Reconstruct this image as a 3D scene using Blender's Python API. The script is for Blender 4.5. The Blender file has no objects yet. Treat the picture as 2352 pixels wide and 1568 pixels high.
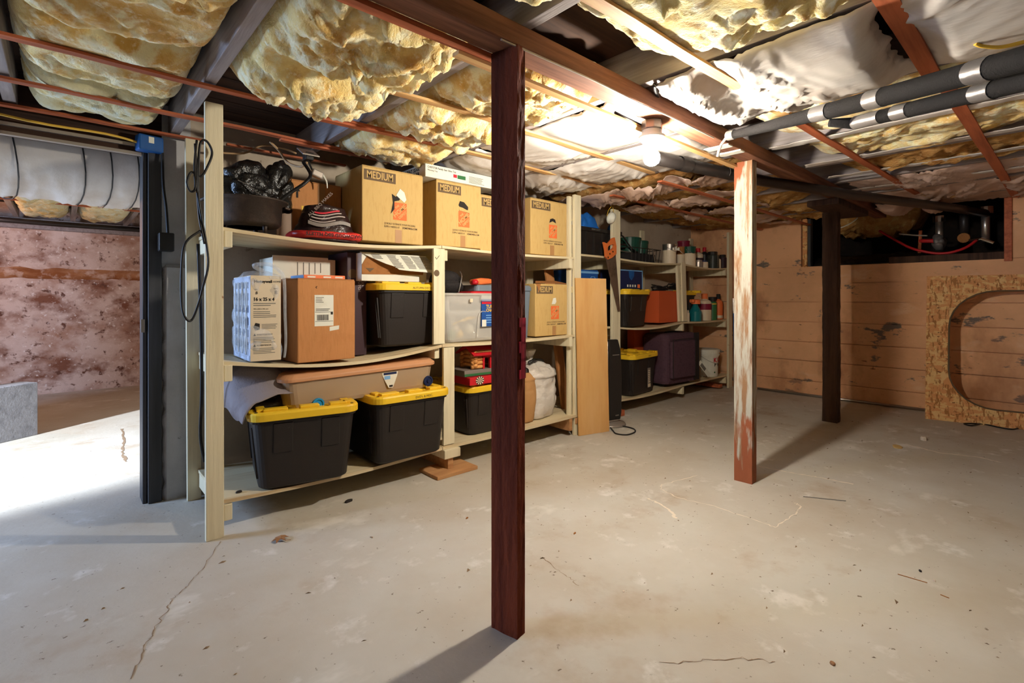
import bpy, bmesh, math, random
from mathutils import Vector, Matrix, noise
random.seed(7)
PI = math.pi
S = bpy.context.scene
COL = S.collection
# ------------------------------------------------------------------ camera
F, CX, HY, EYE = 1140.0, 1176.0, 685.0, 1.18
YAW = math.radians(47.8)
cd = bpy.data.cameras.new('camera'); cam = bpy.data.objects.new('camera', cd); COL.objects.link(cam)
cd.sensor_width = 36; cd.lens = F / 2352 * 36; cd.shift_y = -(784 - HY) / 2352; cd.clip_start = .02
cam.location = (0, 0, EYE); cam.rotation_euler = (PI / 2, 0, YAW - PI / 2)
S.camera = cam
# ------------------------------------------------------------------ world, lights, exposure
W = bpy.data.worlds.new('world'); S.world = W; W.use_nodes = True
W.node_tree.nodes['Background'].inputs[0].default_value = (1.0, .66, .42, 1)
W.node_tree.nodes['Background'].inputs[1].default_value = .08
S.view_settings.view_transform = 'Standard'; S.view_settings.look = 'None'
S.view_settings.gamma = 1; S.view_settings.use_curve_mapping = False
S.view_settings.exposure = 0.12
BULB = 1580.0                                   # radiance of the bare bulb
def lamp(name, kind, loc, to, power, colr, **k):
    l = bpy.data.lights.new(name, kind); l.energy = power; l.color = colr
    for a, v in k.items(): setattr(l, a, v)
    o = bpy.data.objects.new(name, l); COL.objects.link(o); o.location = loc
    o.rotation_euler = (Vector(to) - Vector(loc)).to_track_quat('-Z', 'Y').to_euler()
    return o
lamp('daylight_doorway', 'SPOT', (-3.6, 3.25, 1.75), (0.05, 5.1, 0), 4200, (.78, .88, 1.0), spot_size=math.radians(34), spot_blend=.6, shadow_soft_size=.12)
lamp('daylight_window', 'AREA', (-3.2, 4.6, 1.5), (.4, 4.4, .8), 210, (.44, .64, 1.0), shape='RECTANGLE', size=.9, size_y=1.1)

lamp('other_room_fill', 'POINT', (-1.15, 6.9, 1.9), (0, 7, 0), 32, (1.0, .52, .28), shadow_soft_size=.04)  # added unseen warm light that browns the shaded floor and stained wall

# ------------------------------------------------------------------ materials
def rgb(r, g, b):
    f = lambda c: (c / 255 / 12.92) if c / 255 <= .04045 else ((c / 255 + .055) / 1.055) ** 2.4
    return (f(r), f(g), f(b), 1)
def M(name, base, rough=.6, metal=0, layers=(), bump=(), spec=.4, alpha=1, trans=0, coat=0, emit=None, sheen=0, ior=1.45):
    """layers: (scale, colour, low, high, (stretch), detail) each a noise mask that lays a colour over the base; bump: (scale, strength, (stretch))"""
    m = bpy.data.materials.new(name); m.use_nodes = True
    t = m.node_tree; N = t.nodes; L = t.links; b = N['Principled BSDF']
    b.inputs['Roughness'].default_value = rough; b.inputs['Metallic'].default_value = metal
    b.inputs['Specular IOR Level'].default_value = spec; b.inputs['Alpha'].default_value = alpha
    b.inputs['Transmission Weight'].default_value = trans; b.inputs['Coat Weight'].default_value = coat
    b.inputs['IOR'].default_value = ior; b.inputs['Sheen Weight'].default_value = sheen
    b.inputs['Base Color'].default_value = base
    if emit: b.inputs['Emission Color'].default_value = emit[0]; b.inputs['Emission Strength'].default_value = emit[1]
    if not layers and not bump: return m
    tc = N.new('ShaderNodeTexCoord')
    def nz(scale, stretch, detail, off):
        mp = N.new('ShaderNodeMapping'); mp.inputs['Scale'].default_value = stretch; mp.inputs['Location'].default_value = (off, off * .7, off * 1.3)
        L.new(tc.outputs['Object'], mp.inputs[0])
        n = N.new('ShaderNodeTexNoise'); n.inputs['Scale'].default_value = scale; n.inputs['Detail'].default_value = detail; n.inputs['Roughness'].default_value = .62
        L.new(mp.outputs[0], n.inputs['Vector']); return n.outputs[0]
    prev = None
    for i, ly in enumerate(layers):
        sc, colr, lo, hi = ly[:4]; st = ly[4] if len(ly) > 4 else (1, 1, 1); de = ly[5] if len(ly) > 5 else 5
        mr = N.new('ShaderNodeMapRange'); mr.inputs[1].default_value = lo; mr.inputs[2].default_value = hi
        L.new(nz(sc, st, de, 3.1 * i + len(name)), mr.inputs[0])
        mx = N.new('ShaderNodeMix'); mx.data_type = 'RGBA'
        L.new(mr.outputs[0], mx.inputs[0])
        if prev: L.new(prev, mx.inputs[6])
        else: mx.inputs[6].default_value = base
        mx.inputs[7].default_value = colr; prev = mx.outputs[2]
    if prev: L.new(prev, b.inputs['Base Color'])
    pn = None
    for i, bp in enumerate(bump):
        bn = N.new('ShaderNodeBump'); bn.inputs['Strength'].default_value = bp[1]; bn.inputs['Distance'].default_value = bp[3] if len(bp) > 3 else .01
        L.new(nz(bp[0], bp[2] if len(bp) > 2 else (1, 1, 1), 5, 7.7 * i + 1), bn.inputs['Height'])
        if pn: L.new(pn, bn.inputs['Normal'])
        pn = bn.outputs[0]
    if pn: L.new(pn, b.inputs['Normal'])
    return m
C = rgb
ALX, ALY, ALZ = (.06, 1, 1), (1, .06, 1), (1, 1, .06)          # grain along x, y, z
def wood(name, a, b, c, axis, rough=.7, bs=.5): return M(name, a, rough, layers=[(34, b, .42, .66, axis), (7, c, .55, .78, axis)], bump=[(60, bs, axis, .004)])
m = {}
m['concrete'] = M('concrete', C(197, 191, 180), .82, layers=[(1.1, C(181, 169, 152), .4, .7), (2.6, C(168, 146, 122), .56, .8), (5.5, C(216, 210, 202), .6, .72), (38, C(120, 104, 88), .665, .72), (1.7, C(220, 214, 204), .62, .74, (1, 1.6, 1))], bump=[(46, .25, (1, 1, 1), .004), (4, .25, (1, 1, 1), .01)])
m['peachwall'] = M('peach_painted_concrete', C(240, 184, 138), .85, layers=[(1.4, C(216, 164, 120), .42, .7), (3.4, C(242, 204, 166), .58, .72, (1, .5, 1)), (5, C(122, 108, 98), .62, .66, (1, .6, 1.3), 8), (22, C(130, 88, 62), .66, .74, (1, .4, 1)), (1.6, C(188, 132, 92), .56, .72, (1, 1, .6))], bump=[(3, .3), (30, .3)])
m['greywall'] = M('grey_concrete', C(192, 190, 190), .85, layers=[(2, C(164, 160, 158), .42, .7), (16, C(84, 80, 76), .66, .72)], bump=[(26, .5), (5, .4)])
m['palewall'] = M('pale_painted_concrete', C(196, 180, 160), .85, layers=[(2, C(168, 150, 128), .42, .7), (9, C(120, 100, 80), .68, .74)], bump=[(26, .4)])
m['stainwall'] = M('stained_concrete', C(212, 184, 168), .88, layers=[(2.6, C(168, 124, 100), .44, .66, (1, 1, 1.2), 9), (1.5, C(128, 80, 58), .52, .62, (1, 1, 1.4), 10), (1.0, C(92, 54, 38), .57, .68, (1, 1, 1), 10), (11, C(104, 66, 50), .58, .66), (26, C(230, 212, 200), .60, .70)], bump=[(14, .5)])
m['rust'] = M('rust_stain', C(184, 128, 88), .9, layers=[(4, C(140, 80, 40), .45, .62, (.4, 1, 1), 9), (7, C(204, 168, 146), .52, .66, (1, 1, 1), 9)])
m['subfloor'] = M('dark_subfloor_boards', C(70, 48, 36), .85, layers=[(20, C(44, 30, 24), .45, .65, ALX)])
m['joist'] = wood('joist_wood', C(158, 148, 146), C(132, 122, 120), C(96, 84, 80), ALY)
m['beam'] = wood('beam_wood', C(140, 92, 68), C(104, 62, 44), C(78, 44, 30), ALX, bs=.35)
m['lathred'] = wood('red_lath_wood', C(190, 104, 66), C(160, 82, 50), C(128, 64, 40), ALX, .6)
m['lathpale'] = wood('pale_lath_wood', C(214, 170, 112), C(194, 142, 88), C(160, 106, 62), ALX, .6)
m['post'] = M('dark_post_wood', C(116, 54, 33), .85, layers=[(26, C(82, 34, 21), .4, .65, ALZ), (5, C(66, 30, 19), .5, .7, ALZ), (3, C(150, 80, 42), .62, .8, (1, 1, .5))], bump=[(70, .8, (1, 1, .5), .008)], spec=.12)
m['postpaint'] = M('flaking_white_paint_on_wood', C(212, 206, 190), .75, layers=[(30, C(150, 92, 52), .56, .62, (1, 1, .12)), (3.2, C(150, 92, 56), .56, .62, (1, 1, .5), 8), (60, C(120, 96, 74), .62, .7, (1, 1, .1))], bump=[(40, .6, (1, 1, .15))])
m['postfar'] = M('weathered_post_wood', C(78, 54, 38), .75, layers=[(26, C(52, 34, 24), .4, .65, ALZ)], bump=[(50, .6, ALZ)])
m['magenta'] = M('magenta_paint', C(176, 24, 60), .5, layers=[(40, C(110, 14, 34), .5, .7, ALZ)], bump=[(60, .8, ALZ)])
m['rack'] = M('cream_painted_wood', C(224, 212, 180), .65, layers=[(22, C(206, 192, 158), .5, .7, ALZ), (9, C(150, 104, 66), .71, .75)], bump=[(40, .3, ALZ)])
m['rackboard'] = M('cream_painted_plywood', C(216, 200, 164), .65, layers=[(14, C(190, 160, 118), .5, .7, ALX), (7, C(140, 100, 66), .70, .75)], bump=[(40, .3, ALX)])
m['rackraw'] = wood('raw_board', C(196, 148, 100), C(176, 124, 80), C(150, 100, 62), ALX)
m['foam'] = M('insulation_fluff', C(242, 216, 146), .95, layers=[(5, C(222, 172, 86), .44, .62), (13, C(250, 238, 196), .48, .60), (9, C(212, 160, 84), .58, .72), (30, C(250, 240, 206), .58, .70), (2.2, C(206, 152, 82), .60, .78)], bump=[(34, .45, (1, .5, 1), .016), (90, .8, (1, .5, 1), .010)], spec=.02, sheen=.3)  # mottled fibre tones; the amber layer also mimics shading in the creases
m['foampale'] = M('pale_insulation_fluff', C(232, 216, 160), .95, layers=[(5, C(212, 184, 112), .46, .62), (13, C(246, 240, 212), .50, .62), (9, C(186, 150, 84), .56, .70), (2.6, C(186, 146, 84), .60, .76)], bump=[(34, .45, (1, .5, 1), .016), (90, .8, (1, .5, 1), .010)], spec=.02, sheen=.3)  # fibre tones, with crease shading put into the amber patches
m['foamcool'] = M('greenish_insulation_fluff', C(222, 212, 170), .95, layers=[(5, C(208, 180, 116), .50, .68), (14, C(226, 230, 212), .50, .64)], bump=[(34, .45, (1, .5, 1), .016), (90, .8, (1, .5, 1), .010)], spec=.02)
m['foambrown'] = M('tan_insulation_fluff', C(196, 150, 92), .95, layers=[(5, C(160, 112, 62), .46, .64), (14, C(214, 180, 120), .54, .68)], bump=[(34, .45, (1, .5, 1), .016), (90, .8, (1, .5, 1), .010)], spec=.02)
m['sheet'] = M('white_facing', C(206, 198, 190), .45, layers=[(3, C(186, 172, 160), .45, .7), (30, C(150, 130, 112), .74, .78)], bump=[(9, .3, (1, .25, 1), .02)], spec=.4)
m['sheetdim'] = M('aged_pinkish_facing', C(206, 178, 162), .5, layers=[(3, C(176, 138, 112), .45, .7), (8, C(196, 150, 96), .62, .7)], bump=[(14, .4, (1, .35, 1), .01)], spec=.5)
m['black'] = M('black_plastic', C(34, 30, 28), .42, bump=[(120, .12)])
m['tote'] = M('tote_plastic', C(36, 30, 27), .5, layers=[(50, C(54, 47, 42), .66, .72)], bump=[(150, .12)])
m['lid'] = M('yellow_lid_plastic', C(240, 196, 44), .42, layers=[(4, C(228, 178, 36), .5, .7)], bump=[(120, .08)])
m['ink'] = M('ink', C(40, 34, 30), .8)
m['inkgrey'] = M('grey_ink', C(120, 116, 108), .8)
m['inkbrown'] = M('brown_print', C(104, 84, 62), .8)
m['kraft'] = M('kraft_cardboard', C(202, 168, 106), .8, layers=[(60, C(192, 156, 94), .5, .7, (1, 1, .2))], bump=[(90, .12, (1, 1, .1))])
m['kraftdark'] = M('brown_cardboard', C(190, 130, 78), .8, layers=[(3, C(176, 114, 64), .5, .7), (60, C(180, 122, 70), .5, .7, (1, 1, .2))], bump=[(90, .2, (1, 1, .1)), (5, .3)])
m['kraftin'] = M('cardboard_inside', C(160, 106, 58), .85, layers=[(40, C(146, 94, 50), .5, .7)])
m['tape'] = M('packing_tape', C(172, 128, 82), .5, spec=.3)
m['orange'] = M('orange_print', C(232, 110, 56), .75, layers=[(50, C(226, 122, 72), .5, .7)])
m['whitecard'] = M('white_card', C(226, 224, 210), .6, layers=[(6, C(216, 210, 192), .5, .7)])
m['white'] = M('white_paint', C(232, 230, 222), .5, bump=[(30, .05)])
m['whitebag'] = M('white_bag_film', C(222, 214, 204), .35, layers=[(6, C(204, 194, 184), .5, .7)], bump=[(9, .5, (1, 1, 3), .02), (30, .3, (1, 1, 2))], spec=.6)
m['blackbag'] = M('black_bag_film', C(24, 22, 20), .28, bump=[(10, .8, (1, 1, 1), .03), (28, .4)], spec=.6)
m['iron'] = M('cast_iron', C(62, 52, 46), .5, metal=.5, layers=[(8, C(84, 68, 58), .5, .7)], bump=[(120, .2)])
m['steel'] = M('bare_steel', C(176, 170, 162), .3, metal=.9)
m['silver'] = M('silver_plastic', C(168, 158, 148), .35, metal=.5)
m['ducttape'] = M('duct_tape', C(112, 106, 102), .38, metal=.3, bump=[(20, .3, (1, 1, 1), .01)])
m['pipefoam'] = M('black_pipe_foam', C(27, 24, 23), .85, layers=[(90, C(50, 45, 43), .62, .72)], bump=[(160, .4)], spec=.2)
m['abs'] = M('black_drain_pipe', C(38, 33, 31), .35)
m['redbag'] = M('red_film', C(206, 44, 42), .32, layers=[(9, C(226, 74, 66), .55, .65)], bump=[(16, .5, (1, 1, 1), .01)], spec=.6)
m['darkbag'] = M('dark_printed_film', C(44, 26, 26), .3, bump=[(12, .6, (1, 1, 1), .02)], spec=.6)
m['greyink'] = M('pale_print', C(186, 170, 162), .6)
m['clear'] = M('clear_plastic', C(236, 232, 224), .22, alpha=.34, spec=.6)
m['film'] = M('clear_film', C(240, 244, 250), .12, alpha=.27, spec=1.0, bump=[(14, .9, (1, 1, .5), .03), (40, .5)])
m['cleartint'] = M('translucent_plastic', C(196, 170, 140), .35, alpha=.72, spec=.6)
m['clearlid'] = M('amber_lid_plastic', C(206, 150, 108), .4, alpha=.93)
m['bluewheel'] = M('blue_plastic', C(36, 140, 196), .4)
m['bluebox'] = M('blue_metal_paint', C(24, 84, 150), .5, layers=[(8, C(16, 66, 124), .5, .7)])
m['bluecard'] = M('blue_card', C(30, 78, 150), .55)
m['bluecloth'] = M('blue_cloth', C(30, 104, 190), .7, bump=[(14, .6)])
m['bluepale'] = M('light_blue_print', C(120, 170, 220), .6)
m['navycard'] = M('navy_card', C(22, 34, 74), .5)
m['purplecard'] = M('dark_purple_card', C(58, 36, 44), .55)
m['filtermedia'] = M('filter_media', C(196, 206, 226), .8, bump=[(60, .5, (1, 1, .1))])
m['filterdark'] = M('filter_gap', C(90, 98, 116), .9)
m['cloth'] = M('grey_cloth', C(142, 132, 134), .9, layers=[(6, C(118, 104, 104), .5, .7)], bump=[(120, .3), (8, .4, (1, 1, .4), .02)])
m['suitcase'] = M('purple_fabric', C(84, 58, 70), .85, layers=[(40, C(70, 46, 58), .5, .7)], bump=[(160, .4)])
m['blackfabric'] = M('black_fabric', C(36, 32, 32), .8, bump=[(90, .4), (9, .5)])
m['greyplastic'] = M('grey_blue_plastic', C(110, 122, 134), .45)
m['redplastic'] = M('red_plastic', C(196, 30, 40), .45)
m['greenplastic'] = M('dark_green_plastic', C(30, 74, 60), .4)
m['toywood'] = wood('toy_log_wood', C(226, 160, 92), C(206, 140, 74), C(190, 120, 60), ALX)
m['plywood'] = M('thin_plywood', C(214, 166, 104), .6, layers=[(10, C(204, 150, 88), .45, .7, (1, 1, .15)), (3, C(222, 178, 122), .55, .75, (1, 1, .3))], bump=[(40, .12, ALZ)])
m['osb'] = M('oriented_strand_board', C(222, 156, 98), .75, layers=[(30, C(232, 190, 126), .50, .56, (1, .3, 1), 3), (38, C(176, 118, 66), .54, .60, (1, 1, .3), 3), (52, C(128, 72, 38), .62, .67, (1, .35, .8), 3), (26, C(234, 194, 132), .58, .63, (1, .6, .3), 3)], bump=[(24, .4, (1, .4, .8), .004)])
m['darkframe'] = M('dark_painted_steel', C(58, 58, 60), .5, layers=[(10, C(76, 76, 80), .5, .7, ALZ)])
m['greyblock'] = M('concrete_block', C(150, 150, 156), .9, layers=[(12, C(128, 128, 134), .45, .65), (30, C(196, 196, 200), .68, .74)], bump=[(40, .6)])
m['cable'] = M('black_cable', C(26, 24, 24), .45)
m['tancable'] = M('tan_cable', C(190, 152, 110), .5)
m['yellowcable'] = M('yellow_cable', C(222, 176, 60), .5)
m['redhose'] = M('red_hose', C(190, 40, 44), .4)
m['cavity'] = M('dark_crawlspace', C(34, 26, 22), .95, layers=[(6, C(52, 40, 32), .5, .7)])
m['sawblade'] = M('saw_steel', C(150, 132, 116), .38, metal=.8, layers=[(9, C(110, 92, 76), .5, .7)])
m['sawhandle'] = M('orange_lacquer', C(212, 112, 56), .4)
m['brownglass'] = M('brown_paper', C(184, 138, 88), .8, bump=[(12, .5)])
m['orangeplastic'] = M('orange_plastic', C(196, 84, 44), .5)
m['orangebright'] = M('bright_orange_label', C(236, 120, 64), .5)
m['teal'] = M('teal_liquid_plastic', C(22, 110, 116), .25)
m['maroon'] = M('maroon_label', C(130, 22, 52), .5)
m['greenlabel'] = M('green_label', C(50, 110, 64), .4)
m['creamlabel'] = M('cream_label', C(222, 204, 176), .5)
m['greylabel'] = M('grey_label', C(128, 118, 110), .5)
m['redink'] = M('red_print', C(196, 30, 48), .6)
m['yellowlabel'] = M('yellow_label', C(232, 186, 62), .6)
m['chrome'] = M('chrome', C(206, 200, 192), .14, metal=1)
m['glassdark'] = M('dark_jar_glass', C(60, 66, 60), .1, alpha=.8, spec=.8)
m['porcelain'] = M('white_porcelain', C(240, 238, 230), .25)
m['boxsteel'] = M('galvanised_box', C(150, 138, 128), .4, metal=.7)
m['leaf'] = M('dry_leaf', C(150, 108, 74), .85)
m['stone'] = M('pale_chip', C(206, 190, 170), .85)
m['crack'] = M('crack_dirt', C(142, 118, 94), .95)
m['efflo'] = M('white_mineral_line', C(226, 214, 196), .95)
for k_ in ('foam', 'foampale', 'foamcool', 'foambrown'):
    b_ = m[k_].node_tree.nodes['Principled BSDF']; b_.inputs['Subsurface Weight'].default_value = .35; b_.inputs['Subsurface Radius'].default_value = (1, .8, .45); b_.inputs['Subsurface Scale'].default_value = .03
m['bulb'] = M('lit_bulb', C(255, 250, 240), .5, emit=((1.0, .93, .80, 1), BULB))
m['lettergold'] = m['kraft']

def paint_wear():
    """white paint worn off towards the foot and in the top corner of the post: bare red-brown wood with its own ragged edge"""
    mt = M('worn_paint_on_wood', C(172, 166, 150), .8, layers=[(34, C(140, 104, 72), .45, .60, (1, 1, .10)), (44, C(116, 82, 58), .58, .68, (1, 1, .1)), (3.2, C(140, 84, 52), .56, .64, (1, 1, .5), 8)], bump=[(40, .6, (1, 1, .15))])
    N, L = mt.node_tree.nodes, mt.node_tree.links; bs = N['Principled BSDF']; src = bs.inputs['Base Color'].links[0].from_socket
    tc = N.new('ShaderNodeTexCoord'); sp = N.new('ShaderNodeSeparateXYZ'); L.new(tc.outputs['Object'], sp.inputs[0])
    n = N.new('ShaderNodeTexNoise'); n.inputs['Scale'].default_value = 14; n.inputs['Detail'].default_value = 6
    mp = N.new('ShaderNodeMapping'); mp.inputs['Scale'].default_value = (1.5, 1.5, .35); L.new(tc.outputs['Object'], mp.inputs[0]); L.new(mp.outputs[0], n.inputs['Vector'])
    def math_(op, a, b):
        k = N.new('ShaderNodeMath'); k.operation = op
        for i, v in enumerate((a, b)):
            if isinstance(v, (int, float)): k.inputs[i].default_value = v
            else: L.new(v, k.inputs[i])
        return k.outputs[0]
    def mr(v, a, b):
        k = N.new('ShaderNodeMapRange'); k.inputs[1].default_value = a; k.inputs[2].default_value = b; L.new(v, k.inputs[0]); return k.outputs[0]
    lowz = mr(sp.outputs[2], .85, .0); topz = mr(sp.outputs[2], 1.72, 2.05); side = mr(sp.outputs[1], -.02, .05)
    wear = math_('ADD', math_('MULTIPLY', lowz, .62), math_('MULTIPLY', topz, math_('ADD', math_('MULTIPLY', side, .55), .32)))
    k = mr(math_('ADD', wear, math_('MULTIPLY', n.outputs[0], .9)), .80, .90)
    mx = N.new('ShaderNodeMix'); mx.data_type = 'RGBA'; L.new(k, mx.inputs[0]); L.new(src, mx.inputs[6]); mx.inputs[7].default_value = C(142, 78, 46)
    L.new(mx.outputs[2], bs.inputs['Base Color']); return mt
m['postpaint'] = paint_wear()
# ------------------------------------------------------------------ mesh helpers
class MB:
    def __init__(s): s.v, s.f = [], []
    def add(s, vs, fs):
        b = len(s.v); s.v += [tuple(p) for p in vs]; s.f += [tuple(b + i for i in f) for f in fs]; return s
    def box(s, x0, y0, z0, x1, y1, z1, mt=None):
        vs = [Vector(p) for p in ((x0, y0, z0), (x1, y0, z0), (x1, y1, z0), (x0, y1, z0), (x0, y0, z1), (x1, y0, z1), (x1, y1, z1), (x0, y1, z1))]
        if mt is not None: vs = [mt @ p for p in vs]
        return s.add(vs, [(3, 2, 1, 0), (4, 5, 6, 7), (0, 1, 5, 4), (1, 2, 6, 5), (2, 3, 7, 6), (3, 0, 4, 7)])
    def bar(s, p, q, w, h, up=(0, 0, 1)):
        p, q = Vector(p), Vector(q); d = (q - p).normalized(); u = Vector(up); r = d.cross(u).normalized() * w / 2; u = r.cross(d).normalized() * h / 2
        return s.add([p - r - u, p + r - u, p + r + u, p - r + u, q - r - u, q + r - u, q + r + u, q - r + u],
                     [(0, 1, 2, 3), (7, 6, 5, 4), (0, 4, 5, 1), (1, 5, 6, 2), (2, 6, 7, 3), (3, 7, 4, 0)])
    def tube(s, pts, r, seg=8, smooth=0, caps=True):
        pts = [Vector(p) for p in pts]
        if smooth:
            out = []
            for i in range(len(pts) - 1):
                a, b, c, d = pts[max(i - 1, 0)], pts[i], pts[i + 1], pts[min(i + 2, len(pts) - 1)]
                for k in range(smooth):
                    t = k / smooth
                    out.append(.5 * ((2 * b) + (c - a) * t + (2 * a - 5 * b + 4 * c - d) * t * t + (3 * b - 3 * c + d - a) * t ** 3))
            pts = out + [pts[-1]]
        n = len(pts); rr = r if isinstance(r, (list, tuple)) else [r] * n
        if len(rr) != n: rr = [rr[0] + (rr[-1] - rr[0]) * i / (n - 1) for i in range(n)]
        b = len(s.v); nrm = None
        for i, p in enumerate(pts):
            d = (pts[min(i + 1, n - 1)] - pts[max(i - 1, 0)]).normalized()
            if nrm is None: nrm = d.orthogonal().normalized()
            nrm = (nrm - d * nrm.dot(d)).normalized(); bi = d.cross(nrm)
            s.v += [tuple(p + (nrm * math.cos(2 * PI * k / seg) + bi * math.sin(2 * PI * k / seg)) * rr[i]) for k in range(seg)]
        for i in range(n - 1):
            for k in range(seg):
                k2 = (k + 1) % seg; s.f.append((b + i * seg + k, b + i * seg + k2, b + (i + 1) * seg + k2, b + (i + 1) * seg + k))
        if caps: s.f.append(tuple(b + k for k in reversed(range(seg)))); s.f.append(tuple(b + (n - 1) * seg + k for k in range(seg)))
        return s
    def lathe(s, prof, c=(0, 0, 0), seg=24, cap=True, sx=1, sy=1):
        b = len(s.v); c = Vector(c)
        for r, z in prof: s.v += [tuple(c + Vector((r * sx * math.cos(2 * PI * k / seg), r * sy * math.sin(2 * PI * k / seg), z))) for k in range(seg)]
        for i in range(len(prof) - 1):
            for k in range(seg):
                k2 = (k + 1) % seg; s.f.append((b + i * seg + k, b + i * seg + k2, b + (i + 1) * seg + k2, b + (i + 1) * seg + k))
        if cap:
            s.f.append(tuple(b + k for k in reversed(range(seg)))); s.f.append(tuple(b + (len(prof) - 1) * seg + k for k in range(seg)))
        return s
    def loft(s, rings, cap0=True, cap1=True):
        b = len(s.v); n = len(rings[0])
        for r in rings: s.v += [tuple(p) for p in r]
        for i in range(len(rings) - 1):
            for k in range(n):
                k2 = (k + 1) % n; s.f.append((b + i * n + k, b + i * n + k2, b + (i + 1) * n + k2, b + (i + 1) * n + k))
        if cap0: s.f.append(tuple(b + k for k in reversed(range(n))))
        if cap1: s.f.append(tuple(b + (len(rings) - 1) * n + k for k in range(n)))
        return s
    def prism(s, poly, d, mt):
        """poly in local xy, thickness d along local z, placed by mt"""
        n = len(poly); vs = [mt @ Vector((x, y, 0)) for x, y in poly] + [mt @ Vector((x, y, d)) for x, y in poly]
        return s.add(vs, [tuple(reversed(range(n))), tuple(range(n, 2 * n))] + [(i, (i + 1) % n, n + (i + 1) % n, n + i) for i in range(n)])
    def grid(s, nu, nv, fn):
        b = len(s.v)
        for j in range(nv + 1):
            for i in range(nu + 1): s.v.append(tuple(fn(i / nu, j / nv)))
        for j in range(nv):
            for i in range(nu):
                a = b + j * (nu + 1) + i; s.f.append((a, a + 1, a + nu + 2, a + nu + 1))
        return s
def rrect(w, d, r, z, n=5, ox=0, oy=0):
    out = []
    for cx, cy, a0 in ((w / 2 - r, d / 2 - r, 0), (-w / 2 + r, d / 2 - r, PI / 2), (-w / 2 + r, -d / 2 + r, PI), (w / 2 - r, -d / 2 + r, 1.5 * PI)):
        for k in range(n + 1):
            a = a0 + k / n * PI / 2; out.append((ox + cx + r * math.cos(a), oy + cy + r * math.sin(a), z))
    return out
def P(mb, name, mat, parent=None, bevel=0, smooth=False, label=None, seg=2, kind=None, solid=0):
    me = bpy.data.meshes.new(name); me.from_pydata(mb.v, [], mb.f); me.update()
    o = bpy.data.objects.new(name, me); COL.objects.link(o)
    me.materials.append(m[mat] if isinstance(mat, str) else mat)
    if smooth: me.polygons.foreach_set('use_smooth', [True] * len(me.polygons))
    if solid:
        md = o.modifiers.new('solid', 'SOLIDIFY'); md.thickness = solid; md.offset = 0
    if bevel:
        md = o.modifiers.new('bevel', 'BEVEL'); md.width = bevel; md.segments = seg; md.limit_method = 'ANGLE'; md.angle_limit = .6
    if parent: o.parent = parent
    if label: o['label'] = label
    if kind: o['kind'] = kind
    return o
def B(x0, y0, z0, x1, y1, z1): return MB().box(x0, y0, z0, x1, y1, z1)
def T(name, label, cat, loc=(0, 0, 0), rz=0, group=None):
    o = bpy.data.objects.new(name, None); o.empty_display_size = .05; COL.objects.link(o)
    o.location = loc; o.rotation_euler = (0, 0, rz); o['label'] = label; o['category'] = cat
    if group: o['group'] = group
    return o
def tag(o, label, cat, group=None):
    o['label'] = label; o['category'] = cat
    if group: o['group'] = group
    return o
def struct(o): o['kind'] = 'structure'; return o
FRONT, LEFT = (PI / 2, 0, 0), (PI / 2, 0, -PI / 2)
def text(body, size, loc, mat, parent, rot=FRONT, bold=0, name='lettering', ax='LEFT', sx=1, roll=0, sp=1):
    c = bpy.data.curves.new(name, 'FONT'); c.body = body; c.size = size; c.resolution_u = 2; c.offset = bold; c.align_x = ax; c.align_y = 'CENTER'; c.space_line = sp
    c.extrude = .0002
    t = bpy.data.objects.new(name, c); COL.objects.link(t)
    dg = bpy.context.evaluated_depsgraph_get(); me = bpy.data.meshes.new_from_object(t.evaluated_get(dg))
    bpy.data.objects.remove(t); bpy.data.curves.remove(c)
    from mathutils import Euler
    mt = Matrix.Translation(loc) @ Euler(rot).to_matrix().to_4x4() @ Matrix.Rotation(roll, 4, 'Z') @ Matrix.Diagonal((sx, 1, 1, 1))
    me.transform(mt); me.materials.clear(); me.materials.append(m[mat])
    o = bpy.data.objects.new(name, me); COL.objects.link(o); o.parent = parent
    return o
def lines(mb, x0, x1, z0, z1, n, y, seed=0, th=.35, ragged=.3):
    """rows of tiny print bars on a face at y (facing -y)"""
    rnd = random.Random(seed); h = (z1 - z0) / n
    for i in range(n):
        z = z1 - (i + .5) * h; mb.box(x0, y - .0006, z - h * th / 2, x1 - (x1 - x0) * ragged * rnd.random(), y + .0002, z + h * th / 2)
    return mb
# pixel rays of the reference frame, used only to measure world places on known planes
def ray(px, py):
    t = (px - CX) / F; u = (HY - py) / F; c, s = math.cos(YAW), math.sin(YAW)
    return Vector((c + s * t, s - c * t, u))
def aZ(px, py, z):
    d = ray(px, py); k = (z - EYE) / d.z; return Vector((k * d.x, k * d.y, z))
def aX(px, py, X):
    d = ray(px, py); k = X / d.x; return Vector((X, k * d.y, EYE + k * d.z))
def aY(px, py, Y):
    d = ray(px, py); k = Y / d.y; return Vector((k * d.x, Y, EYE + k * d.z))
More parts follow.
